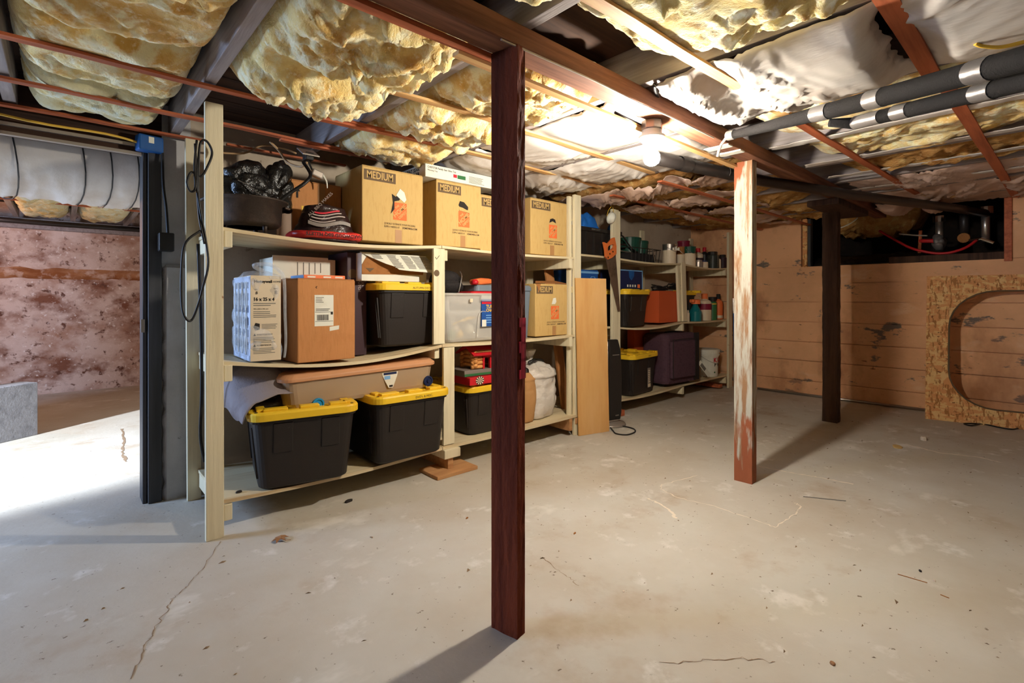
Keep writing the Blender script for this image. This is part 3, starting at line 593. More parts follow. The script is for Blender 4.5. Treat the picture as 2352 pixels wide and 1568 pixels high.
for x, z in ((1.93, 1.437), (1.862, .772)): P(B(x, 2.83, z, x + .038, 3.40, z + .085), 'cleat', 'rack', rk, .004)
P(B(3.20, 2.80, .05, 3.238, 3.40, .165), 'cleat', 'rackraw', rk, .004)
P(B(1.90, 2.765, .098, 2.03, 3.38, .158), 'block', 'rack', rk, .004); P(B(1.935, 2.78, .024, 1.98, 3.38, .098), 'block', 'rackraw', rk, .003)
P(B(1.80, 2.70, 0, 2.13, 2.93, .024), 'foot_plank', 'rackraw', rk, .004)
P(B(3.27, 2.79, .10, 3.34, 2.90, .15), 'block', 'rackraw', rk, .003)
P(MB().lathe([(.022, 0), (.022, .0008)], (0, 0, 0), 14), 'knot', 'inkbrown', rk)
bpy.data.objects['knot'].rotation_euler = FRONT; bpy.data.objects['knot'].location = aY(1003, 627, 2.7995)
P(MB().tube([aY(1000, 590, 2.799), aY(1003, 595, 2.799), aY(1009, 587, 2.799)], .0022, 4), 'pencil_tick', 'ink', rk)
# ------------------------------------------------------------------ things on the rack
def carton(label, x0, x1, y0, z0, h, dep, mat='kraft', rz=0, flaps=True, group=None, name='cardboard_box', cat='box', bev=.006):
    w = x1 - x0
    t = T(name, label, cat, ((x0 + x1) / 2, y0, z0), rz, group)
    P(B(-w / 2, 0, .002, w / 2, dep, h), 'body', mat, t, bev)
    if flaps:
        P(B(-w / 2 + .004, .004, h + .0005, w / 2 - .004, dep / 2 - .002, h + .0045), 'flap', mat, t)
        P(B(-w / 2 + .004, dep / 2 + .002, h + .0005, w / 2 - .004, dep - .004, h + .0045), 'flap', mat, t)
    return t, w
def moving(label, x0, x1, y0, z0, h, dep, rz=0, hole='cut', short=False, flaps=True):
    t, w = carton(label, x0, x1, y0, z0, h, dep, 'kraft' if z0 > 1.2 else 'kraft', rz, flaps)
    bw = w * .50
    P(B(-w / 2 + .012, -.0012, h - .082, -w / 2 + .012 + bw, -.0002, h - .018), 'size_panel', 'inkbrown', t)
    text('MEDIUM', .062, (-w / 2 + .028, -.0016, h - .05), 'kraft', t, bold=.001, sx=bw / .275)
    cx, cz = w * .10, h * .46
    P(B(cx - .048, -.0012, cz - .06, cx + .048, -.0002, cz + .05), 'logo_panel', 'orange', t)
    for i, (s_, k) in enumerate((('THE', .018), ('HOME', .040), ('DEPOT', .022))):
        text(s_, k, (cx - .020 + .019 * i, -.0016, cz + .022 - .024 * i), 'kraft', t, bold=.0006, ax='CENTER', roll=.72)
    text('QUICKLY ESTIMATE YOUR PACKING', .0165, (-w * .16, -.0014, h * .265), 'inkbrown', t, sx=.82)
    text('SUPPLY NEEDS AT', .0165, (-w * .16, -.0014, h * .222), 'inkbrown', t, sx=.82)
    text('HDMOVING.COM', .0165, (-w * .16 + .128, -.0014, h * .222), 'inkbrown', t, bold=.0004, sx=.82)
    P(B(w * .02, -.001, .004, w * .13, -.0002, h * .19), 'tape_strip', 'tape', t)
    # torn hand hole: a ragged dark gap with a folded tongue
    hz = cz + .075
    if hole == 'white':
        P(MB().prism([(-.055, -.09), (-.04, -.02), (-.048, .035), (-.02, .02), (.02, .05), (.005, .0), (-.03, -.01), (-.03, -.06)], .0015, Matrix.Translation((cx - .01, -.0004, hz - .01)) @ Matrix.Rotation(PI / 2, 4, 'X')), 'torn_gap', 'ink', t)
        P(MB().prism([(-.028, .01), (.0, .055), (.03, .035), (.045, -.01), (.03, -.03), (.0, -.01)], .002, Matrix.Translation((cx, -.0006, hz + .01)) @ Matrix.Rotation(PI / 2, 4, 'X')), 'torn_paper', 'whitecard', t)
    elif hole == 'small':
        P(MB().prism([(-.04, -.01), (-.03, .022), (.0, .03), (.03, .022), (.04, -.008), (.0, .006)], .0015, Matrix.Translation((cx - .004, -.0004, hz)) @ Matrix.Rotation(PI / 2, 4, 'X')), 'torn_gap', 'ink', t)
    elif hole == 'paper':
        P(MB().prism([(-.03, -.02), (-.012, .03), (.02, .034), (.026, .0), (.01, -.02)], .0015, Matrix.Translation((cx - .01, -.0004, hz + .01)) @ Matrix.Rotation(PI / 2, 4, 'X')), 'torn_paper', 'whitecard', t)
    else:
        P(MB().prism([(-.048, .0), (-.036, .03), (.0, .026), (.036, -.004), (.034, -.03), (-.01, -.014), (-.04, -.01)], .0015, Matrix.Translation((cx, -.0004, hz + .015)) @ Matrix.Rotation(PI / 2, 4, 'X')), 'torn_gap', 'ink', t)
        P(MB().prism([(-.044, .02), (.0, .032), (.046, .02), (.06, .004), (.04, -.014), (-.04, -.006)], .003, Matrix.Translation((cx, -.0006, hz - .018)) @ Matrix.Rotation(PI / 2 - .25, 4, 'X')), 'torn_flap', 'kraft', t)
    return t
moving('kraft moving box with a torn white-lined hand hole, beside the red pellet bag', 1.338, 1.765, 2.82, rest(ztop, 1.55, .22), .455, .40, hole='white')
moving('kraft moving box with a dark torn hand hole, under the flat white carton', 1.875, 2.262, 2.83, rest(ztop, 2.06, .2), .447, .40)
moving('kraft moving box mostly hidden behind the middle post, on the top board', 2.267, 2.68, 2.845, rest(ztop, 2.47, .21), .41, .40)
moving('kraft moving box with a small hand hole, on the top board against the end upright', 2.785, 3.222, 2.85, rest(ztop, 3.0, .22), .452, .40, hole='small')
t = moving('bulging kraft moving box with an open torn top, on the middle board', 2.835, 3.220, 2.845, rest(zmid, 3.03, .2), .433, .36, hole='paper', flaps=False)
P(MB().prism([(-.19, 0), (.19, 0), (.15, .10), (-.12, .07)], .004, Matrix.Translation((.0, .005, .437)) @ Matrix.Rotation(.25, 4, 'X')), 'flap', 'kraftin', t)
P(MB().prism([(-.19, 0), (-.13, 0), (-.155, -.075), (-.165, -.03)], .0015, Matrix.Translation((-.002, -.0012, .432)) @ Matrix.Rotation(PI / 2, 4, 'X')), 'torn_corner', 'kraftin', t)
# flat white carton lying over the moving boxes
t, w = carton('flat white carton lying on top of the moving boxes, black lettered end', 1.78, 2.40, 2.815, 1.986, .088, .42, 'whitecard', flaps=False, bev=.002)
P(B(-.3112, .01, .006, -.3101, .41, .082), 'end_print', 'creamlabel', t)
for s_, z in (('GATHER HEAT SEAR', .062), ('HEAT SEAR GATHER', .028)):
    text(s_, .036, (-.3116, .40, z), 'ink', t, rot=LEFT, bold=.001, sx=1.0)
text('CHEFSTER Family Size Glass Top', .019, (-.295, -.0012, .068), 'ink', t, sx=.9); text('Warming Tray', .015, (-.295, -.0012, .048), 'inkgrey', t, sx=.9)
P(B(-.085, -.001, .03, -.055, -.0002, .052), 'picture', 'redink', t); P(B(-.05, -.001, .026, .02, -.0002, .052), 'picture', 'greenlabel', t)
P(lines(MB(), .05, .19, .012, .062, 6, -.001, 3), 'small_print', 'inkgrey', t)
# carton with the yellow shipping label
t, w = carton('brown carton with yellow printed label behind the pot', 1.02, 1.33, 3.10, rest(ztop, 1.17, .17), .385, .28, 'kraftdark', flaps=True)
P(B(-.095, -.001, .04, .12, -.0002, .235), 'label', 'yellowlabel', t); P(lines(MB(), -.08, .10, .06, .12, 3, -.0012, 2, .5), 'small_print', 'orange', t); P(lines(MB(), -.03, .06, .17, .22, 3, -.0012, 5, .5), 'small_print', 'orange', t)
P(B(.005, -.0016, .03, .05, -.0004, .385), 'tape_strip', 'tape', t)
for x in (-.12,): P(MB().prism([(0, .05), (-.018, .02), (-.006, .02), (-.006, -.02), (.006, -.02), (.006, .02), (.018, .02)], .001, Matrix.Translation((x, -.0003, .30)) @ Matrix.Rotation(PI / 2, 4, 'X')), 'arrow_print', 'ink', t)
t, w = carton('small brown carton with a black arrow behind the pellet bag', 1.345, 1.49, 3.24, rest(ztop, 1.42, .1), .30, .15, 'kraftdark')
P(MB().prism([(0, .04), (-.018, .012), (-.006, .012), (-.006, -.03), (.006, -.03), (.006, .012), (.018, .012)], .001, Matrix.Translation((-.02, -.0003, .22)) @ Matrix.Rotation(PI / 2, 4, 'X')), 'arrow_print', 'ink', t)
# camp pot
t = T('cooking_pot', 'large dark iron pot on three legs, at the rack end beside the cable', 'pot', (.755, 2.985, rest(ztop, .8, .15)), .1)
P(MB().lathe([(.10, .035), (.150, .04), (.166, .055), (.172, .165), (.200, .172), (.202, .180), (.175, .182), (.165, .178), (.160, .06), (.0, .052)], seg=40, cap=False), 'bowl', 'iron', t, smooth=True)
for a in (.9, 3.0, 5.1): P(MB().lathe([(.010, .0), (.014, .05)], (.12 * math.cos(a), .12 * math.sin(a), 0), 10), 'leg', 'iron', t, smooth=True)
for a in (PI + .1, .1):
    c, s = math.cos(a), math.sin(a)
    P(MB().tube([(c * .185 + -s * .04, s * .185 + c * .04, .165), (c * .225 - s * .04, s * .225 + c * .04, .158), (c * .235, s * .235, .15), (c * .225 + s * .04, s * .225 - c * .04, .158), (c * .185 + s * .04, s * .185 - c * .04, .165)], .008, 8, 4), 'handle', 'iron', t, smooth=True)
P(MB().tube([(-.15, -.05, .18), (-.14, -.04, .235), (-.13, -.03, .18)], .004, 6, 4), 'bail_wire', 'steel', t)
def sack(rx, ry, h, seed, fold=.02, prof=None, nu=44, nv=36, pw=2.6, fine=1.0):
    """closed bag: superelliptic plan, profile in height, folds"""
    prof = prof or (lambda v: (math.sin(PI * min(1, v * 1.02)) ** .35))
    rings = []
    for j in range(nv + 1):
        v = j / nv; k = max(.02, prof(v)); r = []
        for i in range(nu):
            a = 2 * PI * i / nu; c, s = math.cos(a), math.sin(a)
            x = math.copysign(abs(c) ** (2 / pw), c) * rx * k; y = math.copysign(abs(s) ** (2 / pw), s) * ry * k; z = h * v
            q = Vector((x * 6 + seed, y * 6, z * 6)); n = noise.noise(q) + .5 * noise.noise(q * 2.4) - .9 * (1 - abs(noise.noise(q * 1.8 + Vector((4, 4, 4))))) ** 6 * fine
            g = 1 + n * fold / max(rx, .05)
            zz = z + n * fold * .6 * (v > .05) * (v < .999)
            r.append((x * g, y * g, max(0, zz) if v > .0 else 0))
        rings.append(r)
    return MB().loft(rings)
t = T('plastic_sack', 'glossy black plastic sack heaped over the pot rim', 'bag', (.77, 3.05, ztop(.8) + .186), 0)
P(sack(.165, .12, .25, 3, .045, lambda v: (1 - v ** 2.2) ** .5 * .95 + .04), 'sack', 'blackbag', t, smooth=True)
P(sack(.09, .07, .30, 8, .03, lambda v: (1 - v ** 2) ** .5 + .03), 'sack_fold', 'blackbag', t, smooth=True); bpy.data.objects['sack_fold'].location = (.13, .0, 0); bpy.data.objects['sack_fold'].rotation_euler = (0, .25, .4)
P(MB().tube([(-.08, -.13, .10), (-.03, -.145, .075), (.0, -.14, .05), (.04, -.13, .03)], .003, 6, 4), 'bright_wire', 'steel', t)
P(MB().tube([(.14, -.08, .02), (.2, -.1, .08), (.27, -.12, .14), (.31, -.10, .20), (.29, -.04, .28)], .010, 8, 5), 'black_cord', 'cable', t)
# pellet bag
px0 = 1.155
t = T('pellet_bag', 'shiny black and red bag of barbecue pellets lying before the cartons', 'bag', (px0, 2.93, rest(ztop, px0, .2)), -.06)
P(sack(.19, .15, .225, 12, .012, lambda v: .55 + .45 * (1 - v) if v < .9 else .6 * (1 - (v - .9) * 8)), 'bag_body', 'darkbag', t, smooth=True)
P(sack(.205, .165, .062, 14, .010, lambda v: (1 - (2 * v - 1) ** 4) ** .5 * .99 + .02, nv=14), 'red_end', 'redbag', t, smooth=True, label='red printed bottom end')
mb = MB()
def wavebar(z, x0, x1, th, dz=.0):
    mb_ = MB(); n = 10; vs = []
    for i in range(n + 1):
        x = x0 + (x1 - x0) * i / n; zz = z + .012 * math.sin(x * 26) + dz * i; y = -.162 + .062 * (z / .21) + .10 * (x / .21) ** 2 * .4
        vs += [(x, y, zz - th), (x, y, zz + th)]
    return mb_.add(vs, [(2 * i, 2 * i + 2, 2 * i + 3, 2 * i + 1) for i in range(n)])
for z, a, b, th, mt in ((.165, -.09, .05, .0045, 'redink'), (.150, -.10, .06, .003, 'greyink'), (.132, -.11, .08, .003, 'greyink'), (.112, -.12, .02, .0025, 'greyink'), (.094, -.13, .11, .010, 'greylabel')):
    P(wavebar(z, a, b, th), 'print_stripe', mt, t)
text('ALL BBQ MAKES', .026, (-.135, -.148, .125), 'greyink', t, rot=(PI / 2 - .3, 0, -.5), roll=.9)
text('HARDWOOD BBQ PELLETS', .026, (.0, -.181, .026), 'ink', t, ax='CENTER', roll=PI, bold=.0008)
# ---- middle board
def zat(x): return zmid(x)
t = T('furnace_filter', 'pleated furnace filter in its card frame, wrapped in clear film', 'air filter', (.795, 2.80, rest(zat, .80, .11)), -.04)
P(B(-.072, 0, 0, .072, .40, .44), 'media', 'filtermedia', t)
P(B(-.076, -.004, 0, .072, 0, .444), 'card_side', 'creamlabel', t, .002); P(B(-.076, 0, .438, .072, .40, .446), 'card_side', 'creamlabel', t, .002)
for y in (.0, .37): P(B(-.0765, y, 0, -.0722, y + .03, .44), 'card_edge', 'filtermedia', t)
for z in (.0, .412): P(B(-.0765, 0, z, -.0722, .40, z + .03), 'card_edge', 'filtermedia', t)
for k in range(4):
    y = .05 + .09 * k; P(MB().tube([(-.076, y + .045 + .022 * math.sin(a * 1.05), .03 + .0385 * a) for a in range(11)], .004, 6, 3), 'support_web', 'white', t)
    P(MB().tube([(-.076, y + .045 - .022 * math.sin(a * 1.05), .03 + .0385 * a) for a in range(11)], .004, 6, 3), 'support_web', 'white', t)
for k in range(6): P(B(-.0735, .03, .06 + .064 * k, -.0722, .37, .098 + .064 * k), 'pleat_gap', 'filterdark', t)
text('Honeywell', .020, (-.058, -.0052, .415), 'ink', t, bold=.0006); text('HOME', .014, (.032, -.0052, .415), 'inkgrey', t)
text('MERV', .008, (.035, -.0052, .378), 'ink', t); text('8', .028, (.040, -.0052, .358), 'ink', t); text('FPR', .008, (-.056, -.0052, .372), 'ink', t); text('8', .022, (-.052, -.0052, .355), 'ink', t)
text('16 x 25 x 4', .024, (-.062, -.0052, .322), 'ink', t, bold=.0007, sx=.92); text('406 x 635 x 101 mm', .0085, (-.062, -.0052, .272), 'ink', t)
P(lines(MB(), -.062, .05, .285, .306, 2, -.0045, 1), 'small_print', 'inkgrey', t); P(lines(MB(), -.062, .05, .225, .262, 4, -.0045, 2), 'small_print', 'inkgrey', t); P(lines(MB(), -.022, .06, .165, .195, 4, -.0045, 3), 'small_print', 'inkgrey', t)
P(MB().prism([(-.062, .178), (-.052, .16), (-.032, .165), (-.032, .195), (-.052, .2)], .0008, Matrix.Translation((0, -.0042, 0)) @ Matrix.Rotation(PI / 2, 4, 'X')), 'symbol_print', 'ink', t)
for z, s_ in ((.138, 'AVERTISSEMENT'), (.082, 'ADVERTENCIA')):
    P(MB().prism([(-.062, z - .006), (-.05, z - .006), (-.056, z + .007)], .0008, Matrix.Translation((0, -.0042, 0)) @ Matrix.Rotation(PI / 2, 4, 'X')), 'symbol_print', 'ink', t)
    text(s_, .0105, (-.046, -.0052, z), 'ink', t); P(lines(MB(), -.062, .045, z - .045, z - .012, 4, -.0045, 7), 'small_print', 'inkgrey', t)
def wrapfn(v): return 1 - .12 * max(0, v - .9) * 8
P(sack(.098, .225, .475, 5, .012, lambda v: .93 + .07 * math.sin(v * 7) if v < .93 else .93 - (v - .93) * 6, 56, 44, 5, 2.0), 'film_wrap', 'film', t, smooth=True)
bpy.data.objects['film_wrap'].location = (-.004, .195, .0)
P(MB().tube([(.0, .05, .47), (-.05, .04, .50), (.02, .0, .505), (.075, -.01, .46), (.088, -.01, .40), (.090, -.012, .25), (.094, -.012, .1), (.088, -.01, .01)], [.012, .006], 6, 4), 'film_fold', 'film', t, smooth=True)
# shipped carton
xb = 1.115
t, w = carton('brown corrugated carton with a white shipping label, beside the wrapped filter',   .948, 1.285, 2.79, rest(zat, 1.12, .2), .462, .32, 'kraftdark', rz=.05)
P(B(-.075, -.0012, .20, .035, -.0002, .375), 'shipping_label', 'whitecard', t)
P(lines(MB(), -.068, -.02, .33, .365, 4, -.0016, 1), 'small_print', 'inkgrey', t); P(lines(MB(), -.068, .02, .284, .30, 2, -.0016, 3), 'small_print', 'ink', t)
mb = MB(); rnd = random.Random(4); x = -.062
while x < .005: 
    wd = rnd.choice((.0012, .0022, .0032)); mb.box(x, -.0018, .232, x + wd, -.0012, .264); x += wd + rnd.choice((.0012, .002))
P(mb, 'barcode', 'ink', t); P(B(-.072, -.0016, .226, .032, -.001, .228), 'rule', 'ink', t); P(B(-.072, -.0016, .278, .032, -.001, .280), 'rule', 'ink', t); P(B(.018, -.0016, .264, .031, -.001, .278), 'square_mark', 'ink', t)
P(MB().prism([(-.0, -.012), (.055, -.004), (.057, .018), (.0, .012)], .0012, Matrix.Translation((.012, -.0002, .182)) @ Matrix.Rotation(PI / 2, 4, 'X')), 'sticker', 'whitecard', t)
P(MB().tube([(-.062, -.001, .412), (-.068, -.001, .418), (-.060, -.001, .424)], .0018, 5), 'pen_mark', 'ink', t)
t, w = carton('thin blue and orange box lying on the shipped carton', 1.01, 1.25, 2.86, rest(zat, 1.12, .2) + .468, .022, .22, 'orangebright', flaps=False, bev=.001)
P(B(-.1202, .004, .001, -.119, .216, .021), 'end_panel', 'bluepale', t); 
for k in (-.1, -.01, .06): P(B(k, -.001, .006, k + .045, -.0002, .015), 'print_block', 'whitecard', t)
t, w = carton('white carton with a printed open flap at the back of the middle board', .92, 1.30, 3.12, rest(zat, 1.11, .2), .60, .26, 'whitecard', flaps=False, bev=.003)
P(MB().prism([(-.19, 0), (.14, 0), (.10, -.20), (-.19, -.20)], .003, Matrix.Translation((0, -.002, .61)) @ Matrix.Rotation(PI / 2, 4, 'X')), 'flap', 'whitecard', t)
for k in range(5): P(B(-.05 + .035 * k, -.0062, .49 + .006 * k, -.045 + .035 * k, -.0048, .575), 'small_print', 'inkgrey', t)
t, w = carton('dark purple printed carton between white carton and yellow-lidded tote', 1.325, 1.455, 3.0, rest(zat, 1.39, .08), .655, .3, 'purplecard', flaps=False, bev=.003)
for i, s_ in enumerate(('CAST IRON DUTCH', 'OVEN WITH LID', 'SEASONED')): text(s_, .024, (.015 + .022 * i, -.0012, .62), 'greyink', t, roll=-PI / 2)
P(MB().lathe([(.03, 0), (.03, .001)], seg=20), 'emblem', 'inkbrown', t); bpy.data.objects['emblem'].rotation_euler = FRONT; bpy.data.objects['emblem'].location = (-.03, -.0002, .52)
# totes
def tote(label, x, y, z, rz=0, sc=1.0, note=None, w0=.455, w1=.50, d0=.62, d1=.70, h=.375, sticker=False, side=False):
    t = T('storage_tote', label, 'tote', (x, y, z), rz); cy = d1 / 2 + .02
    rings = []
    for k in range(9):
        v = k / 8; w = w0 + (w1 - w0) * v; dd = d0 + (d1 - d0) * v; rings.append(rrect(w, dd, .055, .012 + v * (h - .03), 5, 0, cy))
    rings = [rrect(w0 - .03, d0 - .03, .05, 0, 5, 0, cy)] + rings + [rrect(w1 + .02, d1 + .02, .06, h - .028, 5, 0, cy), rrect(w1 + .02, d1 + .02, .06, h, 5, 0, cy)]
    P(MB().loft(rings), 'body', 'tote', t, .003, smooth=False)
    sl = (w1 - w0) / 2 / h; yf = lambda zz: cy - (d0 + (d1 - d0) * (zz / h)) / 2
    for sx in (-.115, .125):
        mb = MB(); a, b = sx - .048, sx + .048; z0, z1 = h - .19, h - .03
        mb.add([(a, yf(z0) - .006, z0), (b, yf(z0) - .006, z0), (b, yf(z1) - .006, z1), (a, yf(z1) - .006, z1), (a, yf(z0) + .01, z0), (b, yf(z0) + .01, z0), (b, yf(z1) + .01, z1), (a, yf(z1) + .01, z1)], [(0, 1, 2, 3), (7, 6, 5, 4), (0, 4, 5, 1), (1, 5, 6, 2), (2, 6, 7, 3), (3, 7, 4, 0)])
        P(mb, 'grip_panel', 'tote', t, .004)
    for yy in (-.2, .2):
        xl = lambda zz: -(w0 + (w1 - w0) * zz / h) / 2
        mb = MB()
        for q in (yy - .012, yy + .012): mb.bar((xl(.05) - .002, cy + q, .06), (xl(h - .06) - .002, cy + q, h - .06), .008, .008, (0, 1, 0))
        P(mb, 'side_rib', 'tote', t)
    W_, D_ = w1 + .045, d1 + .045
    P(MB().loft([rrect(W_, D_, .075, h - .012, 6, 0, cy), rrect(W_, D_, .075, h + .022, 6, 0, cy), rrect(W_ - .012, D_ - .012, .07, h + .032, 6, 0, cy), rrect(W_ - .075, D_ - .075, .05, h + .032, 6, 0, cy), rrect(W_ - .085, D_ - .085, .05, h + .016, 6, 0, cy)]), 'lid', 'lid', t, .003)
    lid = bpy.data.objects[-1] if False else [o for o in t.children if o.name.startswith('lid')][0]
    for bxx, byy, bw_, bd in ((-.15, 0, .12, .05), (.02, 0, .10, .05), (.17, 0, .09, .05), (-.15, 1, .12, .05), (.02, 1, .10, .05), (.17, 1, .09, .05)):
        y = cy - D_ / 2 + .066 if not byy else cy + D_ / 2 - .066
        P(B(bxx - bw_ / 2, y - bd / 2, h + .012, bxx + bw_ / 2, y + bd / 2, h + .044), 'lid_rib', 'lid', lid, .004)
    for sx in (-1, 1):
        for yy in (-.2, .05, .22):
            P(B(sx * (W_ / 2 - .064) - .022, cy + yy - .05, h + .012, sx * (W_ / 2 - .064) + .022, cy + yy + .05, h + .044), 'lid_rib', 'lid', lid, .004)
        P(MB().bar((-.14 * sx, cy - .2, h + .018), (.14 * sx, cy + .2, h + .018), .014, .008), 'cross_rib', 'lid', lid)
        for sy in (-1, 1): P(MB().lathe([(.009, 0), (.009, .0012)], (sx * (W_ / 2 - .04), cy + sy * (D_ / 2 - .04), h + .0322), 12), 'corner_hole', 'ink', lid)
    if note: text(note, .020, (.06, cy - D_ / 2 - .0006, h + .004), 'ink', t, ax='CENTER')
    if sticker:
        s = T('x', '', '') if False else None
        P(B(.06, yf(.2) - .012, .06, .12, yf(.2) - .006, .27), 'sticker', 'greylabel', t); P(B(.062, yf(.2) - .0132, .065, .118, yf(.2) - .0118, .10), 'sticker_field', 'creamlabel', t); P(lines(MB(), .066, .114, .11, .25, 7, yf(.2) - .0122, 5, .5), 'sticker_print', 'creamlabel', t)
    return t
tote('black tote with yellow lid on the middle board, torn-flap carton on top', 1.715, 2.835, rest(zat, 1.715, .215), 0, note='AUTUMN DECOR', w0=.43, w1=.49, h=.375, d0=.44, d1=.50)
tote('black tote with yellow lid on the bottom board, nearest the doorway', .975, 2.71, rest(zlow, .975, .21), math.radians(-11), h=.385, w0=.455, w1=.52, d0=.50, d1=.56)
tote('black tote with yellow lid under the wheeled storage box, red ring on it', 1.628, 2.685, rest(zlow, 1.628, .22), math.radians(-1), note="DVD's & MISC.", h=.385, w0=.46, w1=.505, d0=.56, d1=.62)
tote('black tote with yellow lid under the toy log house', 2.43, 2.845, rest(zlow, 2.43, .22), 0, h=.33, w0=.46, w1=.50, d0=.46, d1=.50)
# torn carton on the tote lid
t = T('torn_carton', 'white carton with a torn printed flap hanging open on the tote', 'box', (1.63, 2.93, rest(zat, 1.715, .215) + .422), .02)
P(B(-.245, 0, 0, .235, .28, .175), 'body', 'whitecard', t, .002)
P(MB().prism([(-.244, .04), (.205, .05), (.225, .17), (-.20, .172), (-.244, .10)], .002, Matrix.Translation((0, -.0005, 0)) @ Matrix.Rotation(PI / 2, 4, 'X')), 'bare_liner', 'kraftin', t)
fl_ = Matrix.Translation((0, -.004, .182)) @ Matrix.Rotation(math.radians(-128), 4, 'X')
fp = [(-.255, 0), (.23, 0), (.285, .145), (.06, .135), (-.02, .128), (-.04, .105), (-.10, .085), (-.20, .035)]
fp = [(x, y) for x, y in fp]
P(MB().prism(fp, .002, Matrix.Translation((0, .004, .178)) @ Matrix.Rotation(math.radians(55), 4, 'X') @ Matrix.Scale(-1, 4, (0, 1, 0))), 'torn_flap', 'whitecard', t)
mb = MB(); rnd = random.Random(3); ft = Matrix.Translation((0, .004, .178)) @ Matrix.Rotation(math.radians(55), 4, 'X') @ Matrix.Scale(-1, 4, (0, 1, 0))
for cx_ in (-.19, -.08, .02, .10, .17):
    for k in range(11):
        y = .012 + .0098 * k
        if cx_ < -.1 and y > .045: continue
        x0 = cx_ + y * .32; mb.box(x0, y, .0021, x0 + .058 + rnd.random() * .014, y + .0055, .0027, ft)
P(mb, 'flap_print', 'inkgrey', t, kind='stuff')
P(MB().prism([(-.03, .012), (.03, .012), (0, -.012)], .001, Matrix.Translation((-.19, -.0026, .068)) @ Matrix.Rotation(PI / 2, 4, 'X')), 'triangle_print', 'inkbrown', t)
# clear bin with ornaments
t = T('clear_bin', 'clear plastic bin of coloured glass trinkets beside the middle post', 'bin', (2.24, 3.02, rest(zat, 2.24, .3)), 0)
cr = [rrect(.50, .30, .05, .003, 5), rrect(.52, .31, .05, .02, 5), rrect(.60, .35, .05, .33, 5), rrect(.63, .38, .05, .335, 5), rrect(.63, .38, .05, .35, 5)]
inn = [rrect(.60, .35, .045, .35, 5), rrect(.59, .34, .045, .33, 5), rrect(.51, .30, .045, .022, 5), rrect(.49, .28, .045, .008, 5)]
P(MB().loft(cr + inn), 'shell', 'clear', t, smooth=False)
P(MB().tube([(.0, -.175, .03), (.01, -.18, .18), (.03, -.185, .215), (.07, -.185, .215)], .004, 6, 4), 'molded_rib', 'clear', t); P(B(.02, -.196, .29, .17, -.176, .335), 'latch', 'clear', t, .006)
P(B(-.08, -.193, .285, -.055, -.189, .31), 'sticker', 'creamlabel', t)
for i, (lb, mt, k) in enumerate((('green ornament at the near left end of the clear bin', 'greenlabel', 0), ('cream ornament low in the clear bin', 'creamlabel', 1), ('yellow ornament between cream and silver ones in the clear bin', 'yellowlabel', 2), ('white ornament behind the moulded rib of the clear bin', 'whitecard', 3), ('silver ornament lying in the clear bin', 'steel', 4), ('second green ornament beside the blue boxed product', 'greenplastic', 5))):
    o = P(MB().lathe([(.001, -.035), (.02, -.03), (.034, -.01), (.036, .005), (.026, .026), (.008, .036), (.006, .044)], seg=16), 'trinket', mt, None, smooth=True)
    o.location = (2.24 - .17 + .055 * i, 2.935 + .03 * (i % 3), zat(2.2) + .055 + .04 * (i % 2)); o.rotation_euler = (i * 1.3, i, 0); tag(o, lb, 'ornament', 'ornaments in the clear bin')
for i in range(3):
    o = P(MB().tube([(0, 0, 0), (.05, .01, .02), (.11, .0, .03), (.17, .01, .05)], .006, 6, 3), 'gold_stick', 'yellowlabel', None, smooth=True); o.location = (2.06 + .06 * i, 2.9 + .012 * i, zat(2.2) + .13 + .02 * i); o.rotation_euler = (0, .1 * i, 0)
    tag(o, ('gold stick on top of the ornaments, lowest of three', 'gold stick on top of the ornaments, middle of three', 'gold stick on top of the ornaments, uppermost of three')[i], 'stick')
t = T('product_box', 'blue boxed product with red band inside the clear bin by the post', 'box', (2.335, 2.838, zat(2.3) + .115), 0)
P(B(-.06, 0, 0, .07, .012, .20), 'card', 'bluecard', t, .001); P(B(-.06, -.001, .165, .07, -.0001, .182), 'band', 'redink', t); P(B(-.058, -.001, .0, -.018, -.0001, .05), 'price_tag', 'whitecard', t)
text('TURBO', .034, (-.02, -.0012, .145), 'yellowlabel', t, bold=.001); text('CHARGE', .03, (-.02, -.0012, .118), 'yellowlabel', t, bold=.001); P(lines(MB(), -.02, .06, .02, .09, 4, -.001, 2), 'small_print', 'bluepale', t)
t = T('duffel_bag', 'small black zipped bag slumped on the clear bin', 'bag', (2.13, 3.07, zat(2.1) + .352), .1)
P(sack(.135, .10, .17, 21, .02, lambda v: (1 - (2 * v - 1) ** 4) ** .5 * (1 - .15 * v) + .03), 'bag_body', 'blackfabric', t, smooth=True)
P(MB().tube([(.02, -.105, .01), (.035, -.108, .07), (.06, -.095, .13), (.066, -.07, .165)], .005, 6, 4), 'zip', 'steel', t)
for i, (nm, lb, ct, mt, a) in enumerate((('plastic_tray', 'flat red plastic tray on the clear bin', 'tray', 'redplastic', (2.22, 2.88, .352, 2.60, 3.14, .372)), ('plastic_tray', 'grey-blue tray stacked on the red tray behind the middle post', 'tray', 'greyplastic', (2.27, 2.90, .374, 2.6, 3.12, .42)))):  # both flat pieces are loose plastic lids
    o = P(MB().loft([rrect(a[3] - a[0], a[4] - a[1], .03, a[2], 4, (a[0] + a[3]) / 2, (a[1] + a[4]) / 2), rrect(a[3] - a[0] - .02, a[4] - a[1] - .02, .03, a[5], 4, (a[0] + a[3]) / 2, (a[1] + a[4]) / 2)]), nm, mt, None, .003); o.location = (0, 0, zat(2.2)); tag(o, lb, ct)
t = T('toy', 'orange and red toy lying on the grey-blue tray', 'toy', (2.37, 2.97, zat(2.2) + .421), .3)
